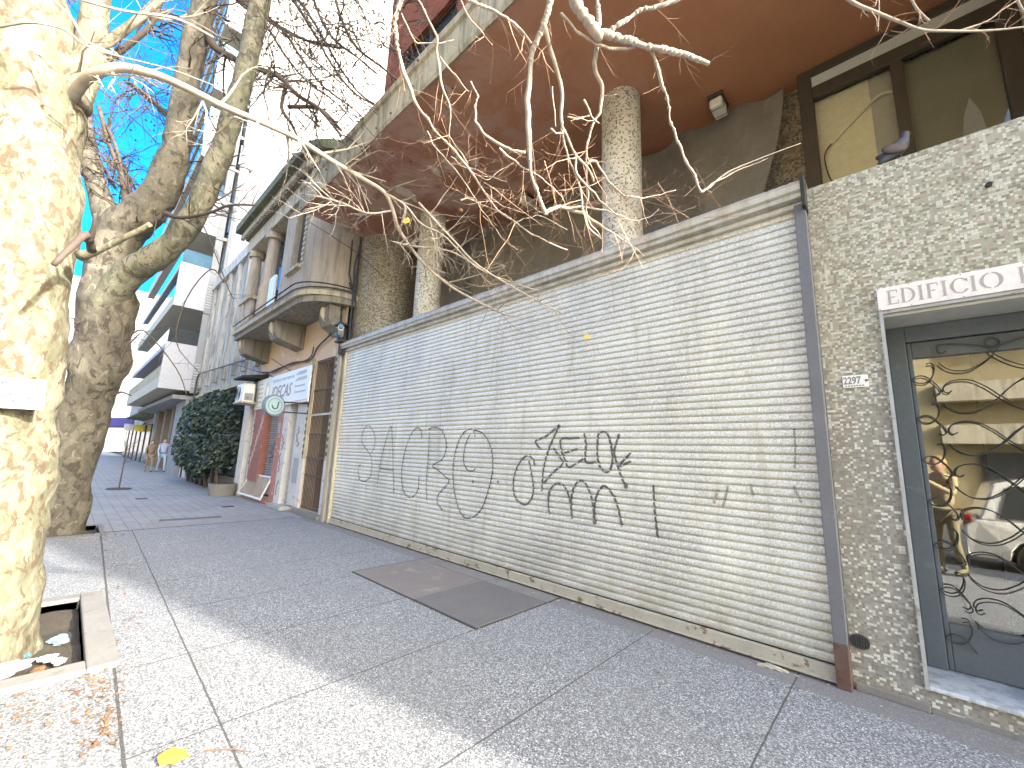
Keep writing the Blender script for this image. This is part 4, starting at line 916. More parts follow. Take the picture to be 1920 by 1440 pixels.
# next building down the street, awnings and signs
cb = thing('low_shop_building', 'low shop building with dark awnings beyond the white tower', 'building', (-50, 4.2, 0))
B(-62,-41.02,4.3,16,0,7.0).build('wall', M_h3, cb)
for i in range(6): B(-60+3.3*i,-58+3.3*i,4.2,4.298,0,3).build('shop_window', M_windark, cb)
MB().prism([(-48,3.1,3.5),(-48,3.1,3.6),(-48,4.25,4.3),(-48,4.25,3.4)], (6,0,0)).build('awning', M_moss, cb)
t = thing('blue_awning', 'long dark blue awning far down the pavement', 'awning', (-58, 2, 2.9)); MB().prism([(-62,1.0,2.9),(-62,1.0,3.7),(-62,4.2,4.0),(-62,4.2,3.1)], (6,0,0)).build('cover', M_bluea, t); MB().tube([(-56.2,1.2,0),(-56.2,1.2,3)], .06, 6).build('post', M_iron, t)
t = thing('shop_board', 'small yellow hanging board beside the far blue awning', 'sign', (-47, 2.6, 3.2)); y_ = atX(266,803,-46); B(y_.x-.1,y_.x,y_.y-.45,y_.y+.45,y_.z-.28,y_.z+.28).build('board', M_yel, t); B(y_.x-.11,y_.x-.09,y_.y-1.1,y_.y-.5,y_.z-.25,y_.z+.3).build('side_board', M_b4w, t); MB().tube([(y_.x-.05,y_.y,y_.z+.3),(y_.x-.05,4.3,y_.z+.45)], .04, 5).build('bracket', M_iron, t)
fb = thing('far_white_building', 'bright white building closing the view at the street end', 'building', (-95, 2, 0))
B(-108,-92,-8,9,0,27).build('wall', M_b4s, fb); m = MB()
for i in range(5):
    for j in range(7): m.box(-91.99,-91.9,-6+3*i,-4.6+3*i,3+3.4*j,4.8+3.4*j)
m.build('window', mat('far_pane', (.50,.52,.54), bump=0), fb)
# ============================================================ OPPOSITE SIDE (behind the camera, seen in the door glass)
op = thing('opposite_house', 'tan and white banded building across the street', 'building', (0, -14, 0))
B(-14,1.2,-26,-14,0,15).build('wall', M_opp, op); B(1.21,16,-26,-14.3,0,15).build('recessed_wall', M_oppb, op)
for z0, z1 in ((2.6,3.3),(4.2,4.9),(7,7.7),(10,10.7)): B(1.22,16,-14.29,-13.6,z0,z1).build('band', M_stonel, op)
for j in range(4): B(2.2+3.4*j,4.6+3.4*j,-14.28,-14.2,0,2.3).build('shop_window', M_windark, op)
for j in range(5): B(-13+2.8*j,-11.6+2.8*j,-13.99,-13.9,4,6.2).build('window', M_windark, op)
ow = thing('opposite_row', 'row of plain rendered houses along the far side of the street', 'building', (-50, -14, 0)); B(-140,-14.02,-26,-14.2,0,10).build('wall', M_h3, ow)
cc = thing('corner_house', 'plain low house past the side street corner', 'building', (22, 4, 0)); B(14,30,6.3,14,0,4).build('wall', M_peach, cc)
#@@
# ============================================================ TREES
def twig(mb, p, d, L, r, lvl, seg=3, droop=.05, kids=3, wig=.30, balls=None):
    n = max(3, int(L/.11)) if L < 1.2 else max(6, int(L/.18)); st = L/n; pts = [p.copy()]; rr = [r]
    for i in range(n):
        d = (d+Vector((random.gauss(0,wig), random.gauss(0,wig), random.gauss(0,wig)-droop))*.55).normalized()
        p = p+d*st; pts.append(p.copy()); rr.append(r*(1-.72*(i+1)/n))
        if lvl > 0 and random.random() < kids/n:
            a = Vector((random.gauss(0,1), random.gauss(0,1), random.gauss(0,1))).normalized()
            twig(mb, p, (d+a*.85).normalized(), L*random.uniform(.35,.65), rr[-1]*.7, lvl-1, 3, droop, kids, wig, balls)
    mb.tube(pts, rr, seg if r > .006 else 3, 0, cap=False)
    if balls is not None and lvl == 0 and random.random() < .08: balls.ball(p, .019, 5, 4)
def limb(mb, pts, rr, tw=None, n=0, L=.6, side=None, lvl=2, seg=12, sm=4, lump=.0, droop=.06, wig=.3, r0=None, balls=None):
    mb.tube(pts, rr, seg, sm, lump=lump)
    if lump == .45:                             # bud scars along thin branches
        for k in range(len(pts)*2):
            i = random.randrange(len(pts)-1); mb.ball(Vector(pts[i]).lerp(Vector(pts[i+1]), random.random()), max(rr[i]*1.28, .0028), 7, 5)
    for k in range(n):
        u = random.random()*(len(pts)-1); i = min(int(u), len(pts)-2); f = u-i
        p = Vector(pts[i]).lerp(Vector(pts[i+1]), f); ax_ = (Vector(pts[i+1])-Vector(pts[i])).normalized()
        r = rr[i]+(rr[i+1]-rr[i])*f; a = Vector((random.gauss(0,1), random.gauss(0,1), random.gauss(0,1))).normalized()
        twig(tw, p, (ax_*.8+a).normalized(), L*random.uniform(.4,1.2), min(r*.55, r0 or .012), lvl, 4, droop, 3, wig, balls)
# --- nearest trunk
t1 = thing('plane_tree', 'pale mottled trunk nearest the camera with a paper notice, cut by the left edge', 'tree', (-5.05, -.4, 0))
def cen(px, py, x): return atX(px, py, x)
tr = [(-5.05,-.50,-.12),(-5.05,-.48,.25)]; rd = [.62,.53]
tr = []; rd = []
for px, py, r in ((96,1330,.58),(82,1262,.52),(76,1235,.49),(73,1170,.455),(80,1090,.43),(80,1030,.42),(90,965,.41),(106,900,.405),(113,840,.40),(110,790,.395),(115,745,.39),(122,688,.385),(130,640,.38),(138,575,.375),(150,505,.365),(158,420,.355),(161,330,.35),(163,250,.35),(160,200,.36)):
    p = atX(px, py, -5.02); tr.append((-5.05, p.y-r, p.z)); rd.append(r)
MB().tube(tr, rd, 64, 6, lump=.16).build('trunk', M_bark, t1, smooth=True)
lb = MB(); tw1 = MB(); random.seed(3)
top = Vector((-5.05,-.66,4.1))
limb(lb, [top+Vector((0,0,-.3)), cen(60,60,-5.1), cen(15,-110,-5.2), cen(-60,-420,-5.3)], [.34,.26,.23,.19], seg=28, lump=.12)
lb.build('limb', M_bark, t1, smooth=True); lb = MB()
limb(lb, [cen(128,190,-5.0), cen(168,110,-5.0), cen(178,20,-5.0), cen(196,-90,-5.0), cen(215,-260,-5.05)], [.15,.105,.095,.085,.07], tw1, 10, .9, seg=20, lump=.1)
lb.build('limb', M_bark, t1, smooth=True); lb = MB()
limb(lb, [cen(140,170,-5.0), cen(185,95,-4.95), cen(235,55,-4.8), cen(300,0,-4.7), cen(360,-70,-4.6)], [.09,.045,.036,.028,.02], tw1, 8, .7, seg=12)
for l, nm in ((lb, 'limb'),): l.build(nm, M_bark, t1, smooth=True)
lb = MB()
D = [(128,190,3.55),(160,150,3.42),(188,134,3.38),(230,127,3.4),(290,140,3.45),(350,165,3.5),(420,200,3.6),(480,225,3.7),(560,262,3.8),(620,300,3.9),(680,335,4.0),(722,362,4.0),(737,395,4.05),(748,430,4.1),(775,470,4.15),(800,500,4.2),(850,540,4.25),(915,575,4.3),(955,592,4.3),(985,588,4.3)]
limb(lb, [atd(*d) for d in D], [.046,.042,.040,.037,.034,.031,.028,.026,.024,.023,.021,.019,.018,.017,.015,.013,.012,.011,.009,.006], tw1, 26, .55, lvl=2, droop=.0)
for S in ([(722,362,4.0),(760,385,4.0),(790,420,4.0),(830,440,4.0),(870,480,4.0),(900,505,4.05),(960,530,4.1)], [(740,455,4.1),(780,462,4.1),(840,470,4.1),(880,490,4.1),(930,520,4.1),(1010,545,4.1)], [(735,395,4.05),(690,400,4.0),(640,380,3.9),(600,370,3.9)], [(785,380,4.0),(850,450,4.0),(900,500,4.05),(1000,560,4.1),(1060,590,4.2)]):
    lb.build('limb', M_twig, t1, smooth=True); lb = MB(); limb(lb, [atd(*d) for d in S], [.011,.010,.009,.008,.006,.005,.004][:len(S)], tw1, 22, .45, lvl=2, seg=6, droop=.0)
lb.build('limb', M_twig, t1, smooth=True)
lb = MB()
lb.tube([atd(172,470,3.2), atd(163,440,3.05), atd(135,462,2.9), atd(100,497,2.8)], [.03,.026,.022,.016], 8, 3); lb.tube([atd(165,452,3.1), atd(175,430,3.05), atd(178,400,3.0)], [.03,.016,.008], 8, 3); lb.build('broken_limb', M_dtwig, t1, smooth=True)
lb = MB(); lb.tube([atd(150,480,3.3), atd(188,468,3.3), atd(230,447,3.3), atd(262,432,3.3), atd(282,420,3.3)], [.045,.024,.022,.021,.019], 10, 3); lb.build('broken_limb', M_bark, t1, smooth=True)
for s in ([(0,50,2.9),(60,42,2.9),(120,55,3.0),(160,85,3.0),(220,105,3.1),(320,130,3.2),(400,160,3.3)], [(100,0,3.0),(135,35,3.0),(160,75,3.0),(210,100,3.1)], [(120,-10,3.1),(230,20,3.2),(330,35,3.3),(400,70,3.4)]):
    tw1.tube([atd(*q) for q in s], [.011,.010,.009,.008,.007,.006,.004][:len(s)], 6, 4)
tw1.build('twigs', M_twig, t1)
# notice on the trunk
nb = thing('paper_notice', 'white paper notice with handwritten lines fixed on the nearest trunk', 'notice', tuple(atX(50, 735, -4.6)))
A = atX(-60,703,-4.60); Bp = atX(88,713,-4.60); C = atX(82,769,-4.60); Dd = atX(-66,761,-4.60); nrm = Vector((1,0,0))
MB().prism([A, Bp, C, Dd], (-.012,0,0)).build('sheet', M_paper, nb)
m = MB(); random.seed(2)
def hw(x0, x1, y, h):
    x = x0; pts = []
    while x < x1: pts.append(atX(x, y+random.uniform(-h,h), -4.597)); x += 3.2
    if len(pts) > 2: m.tube(pts, .0036, 4, 2)
for x0, x1, y in ((0,16,717),(0,10,730),(20,42,731),(2,24,741),(48,66,745),(0,12,753),(17,32,752),(38,48,754),(56,72,754)): hw(x0, x1, y, 3.2)
m.build('handwriting', M_ink, nb); 
# --- second tree, leaning, in shade
t2 = thing('plane_tree', 'grey mottled leaning tree behind the nearest trunk, forking into two big limbs', 'tree', (-10.4, .1, 0))
def c2(px, py, d=6.95): return atd(px, py, d)
tb2 = MB(); k_ = 6.95/770
T = [(92,1040,56),(100,1000,44),(110,950,38),(121,905,36),(136,855,36),(150,800,36.5),(164,750,37),(179,705,38),(190,660,40),(199,610,42),(205,560,43),(211,505,38)]
tb2.tube([c2(x, y) for x, y, w_ in T], [w_*k_ for x, y, w_ in T], 48, 3, lump=.16)
tb2.build('trunk', M_bark2, t2, smooth=True)
l2 = MB(); tw2 = MB(); bl2 = MB(); random.seed(9)
def L2(S, n=0, L=.8, seg=24, lump=.12, mb=None, lvl=2, tw=None, r0=.02, d0=6.95, droop=.04, sm=4, M_=None):
    mb = MB()
    limb(mb, [c2(x, y, d if d else d0) for x, y, w_, d in S], [w_*.435*(d if d else d0)/770 for x, y, w_, d in S], tw or tw2, n, L, lvl=lvl, seg=seg, lump=lump, r0=r0, droop=droop, sm=sm)
    mb.build('limb', M_ or M_dtwig, t2, smooth=True)
L2([(195,560,80,0),(212,490,78,0),(232,430,80,0),(268,400,72,0),(300,360,64,0),(322,310,56,0),(336,250,50,0),(345,190,46,0),(355,130,45,0),(370,60,43,0),(385,-10,42,0),(400,-120,38,0)], 12, M_=M_bark2)
M_bark3 = bark('greenish_bark', [(.175,.178,.14), (.125,.127,.10), (.205,.20,.163), (.075,.072,.058), (.24,.235,.20)], 3.0)
L2([(180,640,40,6.85),(200,565,60,6.8),(250,506,56,6.75),(296,478,48,6.7),(335,445,44,6.7),(370,395,44,6.7),(398,330,44,6.7),(425,255,42,6.7),(448,180,40,6.7),(465,110,38,6.7),(480,40,36,6.7),(500,-50,34,6.7)], 12, M_=M_bark3)
L2([(225,450,60,0),(196,395,44,0),(178,340,34,0),(168,290,30,0),(158,230,26,0),(140,160,24,0)], 6, M_=M_bark2); L2([(245,395,30,0),(228,330,10,0),(205,270,9,0),(185,200,8,0)], 12); L2([(238,400,20,0),(232,350,7,0),(222,290,6,0),(200,235,6,0)], 10)
L2([(380,-20,26,0),(385,40,20,0),(400,85,16,0),(435,108,13,0),(468,125,11,0),(520,142,10,0),(560,180,9,0),(600,205,8,0),(640,255,6,0)], 26, 1.0, tw=None)
L2([(540,150,9,7),(528,200,7,7),(545,230,6,7),(560,260,4,7)], 10, .7); L2([(310,400,12,6.5),(340,408,7,6.3),(390,400,6,6.2),(430,385,5,6.1),(480,385,4,6.0)], 10, .5)
L2([(540,200,8,7),(600,205,8,7),(640,245,6,7)], 8); L2([(190,120,14,0),(240,85,11,0),(280,50,10,0),(300,10,9,0),(310,-60,8,0)], 14)
# canopy hanging in from above, against sky and the white wall
random.seed(31)
for (x0, x1, y0, y1, n, d0, d1, lv) in ((150,480,-80,250,34,6.5,10,3),(470,760,-120,60,50,6.5,9.5,3),(500,740,30,230,38,6.5,9,3)):
    for k in range(n):
        x = random.uniform(x0,x1); y = random.uniform(y0,y1); d = random.uniform(d0,d1)
        if lv == 3 and y > 100 and x > 680: continue
        p = c2(x, y, d); dr = Vector((random.gauss(.25,.6), random.gauss(.2,.6), random.gauss(-.35,.5))).normalized()
        twig(tw2, p, dr, random.uniform(1.0,2.0), random.uniform(.008,.018), lv, 4, .06, 3.6, .30, bl2)
for S in ([(440,-40),(470,10),(520,50),(560,110),(600,160),(660,205),(700,250)], [(500,-60),(560,0),(600,60),(640,130),(680,180),(730,210)], [(600,-60),(620,20),(650,80),(700,120),(735,150)], [(350,-60),(430,-10),(500,40),(560,70),(620,80)], [(230,150),(280,190),(330,240)],[(160,230),(200,300),(235,360)]):
    for q in range(2):
        off = random.uniform(-30,30); pts = [c2(x+off, y+off*.4, 7.2+q*.7) for x, y in S]
        l2 = MB(); limb(l2, pts, [.032-.004*i for i in range(len(S))], tw2, 16, 1.0, lvl=3, seg=6, droop=.05, balls=bl2, r0=.012); l2.build('limb', M_dtwig, t2, smooth=True)
for S in ([(420,530),(395,505),(350,560),(330,640),(370,695)], [(345,400),(380,420),(430,545),(440,560)], [(235,640),(270,620),(330,690),(350,740)], [(222,700),(236,655),(262,625)],[(225,670),(232,620),(215,570)]):
    l2 = MB(); limb(l2, [c2(x, y, 6.6) for x, y in S], [.013,.011,.009,.007,.005][:len(S)], tw2, 7, .5, lvl=1, seg=5, r0=.006); l2.build('limb', M_dtwig, t2, smooth=True)
MB().tube([c2(222,700),c2(236,690),c2(250,676)], [.03,.018,.012], 6, 2).build('stub', M_dtwig, t2); MB().tube([c2(212,740),c2(228,735),c2(246,742)], [.03,.016,.01], 6, 2).build('stub', M_dtwig, t2)
tw2.build('twigs', M_dtwig, t2); bl2.build('seed_balls', M_dtwig, t2)['kind'] = 'stuff'
# --- overhanging tree whose trunk stands behind the camera
t3 = thing('plane_tree', 'bare sunlit branches hanging in from above, in front of the shutter and brown soffit', 'tree', (2.6, -.75, 0))
MB().tube([(2.6,-.8,-.1),(2.6,-.78,.4),(2.58,-.74,2),(2.5,-.7,3.6),(2.3,-.6,5.0),(1.9,-.4,6.4),(1.2,-.1,7.8)], [.5,.40,.36,.34,.26,.2,.15], 40, 4, lump=.15).build('trunk', M_bark, t3, smooth=True)
l3 = MB(); tw3 = MB(); random.seed(17)
def c3(L_, d0, d1): n = len(L_); return [atd(720+x*.3125, y*.3125, d0+(d1-d0)*i/(n-1)) for i, (x, y) in enumerate(L_)]
def T3(L_, r0, r1, n=6, d0=3.0, d1=3.3, L=.35, lvl=1):
    r0 *= .66; r1 *= .66; d0 *= .66; d1 *= .66; L *= .7
    base = c3(L_, d0, d1); pts = [base[0]]
    for a, b in zip(base[:-1], base[1:]):      # small kinks between the traced points
        k = .045*(b-a).length
        for f in (.35, .7): pts.append(a.lerp(b, f)+Vector((random.uniform(-k,k), random.uniform(-k,k), random.uniform(-k,k))))
        pts.append(b)
    m_ = len(pts)
    rr = [r0+(r1-r0)*i/(m_-1) for i in range(m_)]
    l3 = MB(); limb(l3, pts, rr, tw3, int(n*.8), L, lvl=lvl, seg=9, sm=3, droop=.03, r0=.0024, lump=.45); l3.build('limb', M_twig, t3, smooth=True)
T3([(120,-60),(95,20),(65,120),(75,260),(120,440),(180,600),(300,780),(420,900),(520,1030),(600,1150),(680,1260),(850,1380),(960,1440),(1100,1500)], .017, .004, 18, 3.0, 3.6, .45, 2)
T3([(1010,-60),(985,60),(950,180),(890,300),(858,600),(870,800),(880,1030),(935,1200),(975,1285)], .021, .013, 8, 3.0, 3.3)
T3([(975,1270),(1060,1240),(1200,1280),(1320,1370),(1430,1440),(1560,1540)], .014, .004, 12, 3.3, 3.5, .4)
T3([(1060,1245),(1180,1240),(1330,1260),(1480,1320),(1540,1330)], .008, .003, 6, 3.3, 3.5)
T3([(955,140),(1000,300),(1060,500),(1070,760),(1150,930),(1230,1020),(1260,1090)], .013, .007, 8, 3.0, 3.3)
T3([(1070,780),(1080,860),(1130,1000),(1170,1100),(1190,1250),(1240,1380),(1310,1440)], .010, .004, 8, 3.15, 3.4)
T3([(1150,930),(1155,1040),(1230,1130),(1330,1230),(1420,1310),(1540,1330)], .009, .003, 8, 3.2, 3.4)
T3([(1120,-60),(1150,20),(1220,120),(1290,215)], .036, .032, 0, 2.9, 2.95)
T3([(1285,205),(1400,225),(1500,250),(1700,300),(1830,335),(1950,385)], .026, .015, 10, 2.95, 3.0, .2)
T3([(1275,-60),(1290,100),(1285,260),(1262,380),(1270,430),(1310,520),(1295,680),(1240,780),(1215,900),(1212,980),(1218,1100),(1222,1300),(1300,1430)], .016, .004, 12, 2.95, 3.4, .35)
T3([(1060,80),(1100,120),(1180,205),(1270,265),(1350,292),(1440,292),(1505,280)], .009, .010, 2, 2.95, 3.0)
T3([(1345,190),(1440,130),(1530,65),(1640,40),(1745,10),(1800,-20)], .016, .010, 6, 2.95, 2.9, .3)
T3([(1605,290),(1640,400),(1660,480),(1700,600),(1720,740),(1780,880),(1830,1000),(1905,1155)], .012, .009, 7, 3.0, 3.1, .12, 0)
T3([(1905,1155),(1960,1120),(2110,1010),(2500,860)], .008, .003, 3, 3.1, 3.2, .1, 0); T3([(1905,1155),(1990,1090),(2150,1010),(2300,950)], .006, .003, 3, 3.1, 3.2, .1, 0)
T3([(480,-20),(560,25),(700,90),(780,140),(840,200),(885,262)], .012, .007, 5, 3.0, 3.05)
T3([(190,-30),(240,60),(320,230),(340,480),(400,680),(392,820),(440,890),(500,980)], .008, .004, 10, 3.1, 3.3, .35)
T3([(520,490),(565,580),(545,640),(548,730),(600,805),(700,870),(770,905),(850,915)], .007, .010, 4, 3.2, 3.15, .15)
T3([(690,890),(760,950),(840,1010),(950,1070),(1020,1130),(1075,1200)], .008, .003, 6, 3.2, 3.3, .3)
T3([(1220,985),(1245,962),(1275,970),(1340,1080),(1440,1175),(1550,1190),(1660,1170),(1750,1140)], .010, .004, 6, 3.25, 3.3, .25)
T3([(455,-30),(480,50),(520,120),(600,210),(650,270)], .006, .003, 3, 3.1, 3.1); T3([(105,80),(150,180),(200,260),(330,260),(420,240)], .006, .003, 4, 3.1, 3.2)
T3([(335,340),(380,400),(430,450),(510,550)], .006, .003, 3, 3.2, 3.2); T3([(1010,520),(1020,640),(1030,760)], .004, .003, 1, 3.1, 3.1)
T3([(260,790),(290,860),(360,940),(430,1020),(520,1150),(620,1300),(700,1420),(800,1500)], .007, .003, 14, 3.4, 3.6, .4, 2)
T3([(400,940),(470,1000),(560,1020),(640,1060),(740,1090)], .005, .002, 6, 3.4, 3.5, .3); T3([(460,1200),(500,1190),(620,1240),(800,1330),(920,1290),(1100,1380)], .005, .002, 10, 3.4, 3.6, .4)
T3([(1200,600),(1240,690),(1290,740)], .007, .005, 2, 3.1, 3.15, .1, 0); T3([(1100,700),(1160,715),(1230,695)], .005, .006, 1, 3.1, 3.15, .1, 0); T3([(1000,770),(1030,800),(1075,800)], .006, .006, 1, 3.1, 3.15, .1, 0)
T3([(600,1150),(700,1230),(840,1280)], .004, .002, 3, 3.4, 3.5, .3); T3([(520,1030),(620,1080),(700,1020),(780,980)], .004, .002, 3, 3.4, 3.5, .2)
T3([(1500,1330),(1600,1300),(1650,1250)], .003, .002, 1, 3.4, 3.5, .15); T3([(960,1140),(1100,1140),(1250,1110),(1330,1060)], .003, .002, 2, 3.4, 3.5, .2)
def T4(S, r0, r1, n, d=1.9): m_ = len(S); r0 *= .68; r1 *= .68; l3 = MB(); limb(l3, [atd(x, y, d) for x, y in S], [r0+(r1-r0)*i/(m_-1) for i in range(m_)], tw3, n, .15, lvl=1, seg=8, r0=.003, droop=.02); l3.build('limb', M_twig, t3, smooth=True)
T4([(1560,-25),(1600,5),(1640,22),(1690,42),(1730,56),(1780,58),(1830,58),(1870,56),(1925,50)], .013, .005, 12); T4([(1700,-20),(1718,15),(1742,40)], .007, .008, 2); T4([(1800,57),(1850,40),(1880,18),(1925,-10)], .005, .003, 6); T4([(1905,-5),(1915,15),(1925,25)], .008, .006, 0)
T4([(1640,-25),(1648,5),(1646,60)], .006, .002, 2)
random.seed(77)
for k in range(42):   # fine tangle over the shutter hood, thin twigs hanging lower
    x = random.uniform(850, 1330); y = random.uniform(300, 430)
    twig(tw3, atd(x, y, random.uniform(2.2,2.7)), Vector((random.gauss(.3,.5), random.gauss(.1,.4), random.gauss(-.3,.4))).normalized(), random.uniform(.2,.5), random.uniform(.0015,.0026), 2, 3, .03, 3, .22)
tw3.build('twigs', mat('reddish_twig', (.50,.33,.22), (.36,.21,.13), 9, .7, bump=0), t3)
m = MB(); m.ball(atd(864,394,2.3), .011, 10, 8); m.build('seed_ball', M_oleaf, t3)
def leafm(mb, p, s, n, u):
    n = n.normalized(); u = (u-n*u.dot(n)).normalized(); v = n.cross(u); pr = [(0,-.5),(.25,-.4),(.48,-.18),(.36,0),(.42,.25),(.2,.3),(0,.55),(-.22,.28),(-.40,.22),(-.36,0),(-.46,-.2),(-.2,-.4)]
    c = len(mb.v); mb.v.append(tuple(p+n*s*.06)); mb.v += [tuple(p+v*x*s+u*y*s) for x, y in pr]
    for i in range(12): mb.f.append((c, c+1+i, c+1+(i+1) % 12))
for (x, y, d), lab in (((762,413,4.0), 'yellow leaf still hanging on the long branch before the brown soffit'), ((1100,631,4.2), 'yellow leaf caught on a thin twig in front of the shutter slats')):
    p = atd(x, y, d); m = MB(); leafm(m, p, .09 if y < 500 else .07, Vector((.6,-.7,.3)), Vector((0,.2,1))); tag(m.build('yellow_leaf', M_yleaf, loc=tuple(p)), lab, 'leaf')
    if y > 500: tw3b = MB().tube([atd(1130,500,4.1), atd(1150,560,4.15), p], .003, 4, 3).build('twigs', M_twig, t3)
# --- sapling far down the pavement
t = thing('sapling', 'thin young tree standing in a small earth circle in the tiled pavement', 'tree', (-19.2, 1.42, 0)); m = MB(); tw = MB(); random.seed(4)
m.tube([(-19.2,1.42,0),(-19.2,1.42,.6),(-19.18,1.42,1.1),(-19.22,1.44,1.5)], [.022,.018,.014,.008], 6, 3); m.build('trunk', M_dtwig, t)
for k in range(16): twig(tw, Vector((-19.2,1.42,.8+k*.045)), Vector((random.gauss(0,1),random.gauss(0,1),.9)).normalized(), .5, .008, 1, 3, 0)
tw.build('twigs', M_dtwig, t); MB().cyl((-19.2,1.42),.36,-.03,.03,24,.30).build('earth_mound', M_soil, t)

# ============================================================ LITTER
random.seed(12)
m = MB()
for k in range(420):
    u = random.random()
    if u < .45: p = Vector((random.uniform(-4.15,-3.1)+0, random.gauss(.36,.06), .004))
    elif u < .7: p = Vector((random.uniform(-10,-4.2), random.gauss(.62,.07), .004))
    elif u < .85: p = Vector((random.uniform(-11.2,-9.4), random.uniform(.3,.9), .006))
    else: p = Vector((random.uniform(-4.1,-3.2), random.gauss(.0,.10), .01))
    leafm(m, p+Vector((0,0,random.uniform(0,.008))), random.uniform(.008,.03), Vector((random.gauss(0,.3),random.gauss(0,.3),1)), Vector((random.gauss(0,1),random.gauss(0,1),0)))
tag(m.build('leaf_litter', M_oleaf), kind='stuff')
m = MB()
for k in range(160):
    u = random.random(); p = Vector((random.uniform(-9,-.5), 4.02-abs(random.gauss(0,.05)), .004)) if u < .6 else Vector((random.uniform(-4.2,-3.9), random.uniform(.5,.62), .004)) if u < .7 else Vector((random.uniform(-9,0), random.uniform(.5,4), .003))
    m.ball(p, random.uniform(.003,.010), 5, 3, (1.4,1,.4))
tag(m.build('grit', mat('pale_grit', (.55,.50,.42), (.35,.30,.24), 30, bump=0)), kind='stuff')
def crumple(name, lab, cat, c, s, M_, sz=(1,1,.3), seed=1):
    m = MB().ball((0,0,0), s, 22, 14, sz); random.seed(seed); o = Vector((seed*3.1, seed, 0))
    m.v = [tuple(Vector(v)*(1+.75*mnoise.noise(Vector(v)*(2.2/s)*.5+o)+.4*mnoise.noise(Vector(v)*5/s+o))+Vector(c)) for v in m.v]
    return tag(m.build(name, M_, smooth=False, loc=c), lab, cat)
crumple('plastic_bag', 'crumpled white plastic bag lying on the concrete kerb of the nearest tree pit', 'bag', (-4.42, -.12, .06), .17, M_paper, (.7,1.1,.22), 2)
for i, (x, y, s, M_, lab) in enumerate(((-4.75,.14,.05,M_b4w,'pale crumpled wrapper in the soil of the nearest tree pit'),(-4.9,.02,.045,M_winblue,'blue plastic scrap in the soil of the nearest tree pit'),(-4.55,.1,.035,M_oleaf,'brown scrap at the front of the nearest tree pit'),(-5.1,.2,.06,M_slate,'grey plastic scrap by the far side of the nearest tree pit'),(-4.62,.2,.04,M_paper,'small white scrap in the corner of the nearest tree pit'))):
    crumple('litter_scrap', lab, 'litter', (x, y, -.04), s, M_, (1.2,.9,.4), i+5)
crumple('cement_blob', 'flattened pale lump at the foot of the shutter near the rusty post', 'debris', (-.88, 3.99, .006), .055, M_rail, (1.8,.6,.2), 14)
t = MB(); leafm(t, Vector((-2.80,.60,.012)), .14, Vector((.1,.1,1)), Vector((.6,1,0))); tag(t.build('fallen_leaf', M_yleaf, loc=(-2.8,.6,.01)), 'big yellow fallen leaf on the pavement at the bottom edge', 'leaf')
t = MB(); t.tube([(-2.75,.72,.006),(-2.66,.82,.012),(-2.6,.86,.006)], [.004,.003,.002], 5, 3); tag(t.build('dry_stalk', M_oleaf, loc=(-2.7,.8,.01)), 'thin orange stalk beside the big yellow fallen leaf', 'stalk')
for x, y, lab in ((-15.75,1.67,'dark small drain cover in the tiled pavement nearer the kerb'),(-12.9,3.1,'dark small drain cover in the tiled pavement nearer the shop')):
    o = B(x-.12,x+.12,y-.12,y+.12,-.01,.006).build('drain_cover', M_black, loc=(x,y,0)); tag(o, lab, 'drain cover')

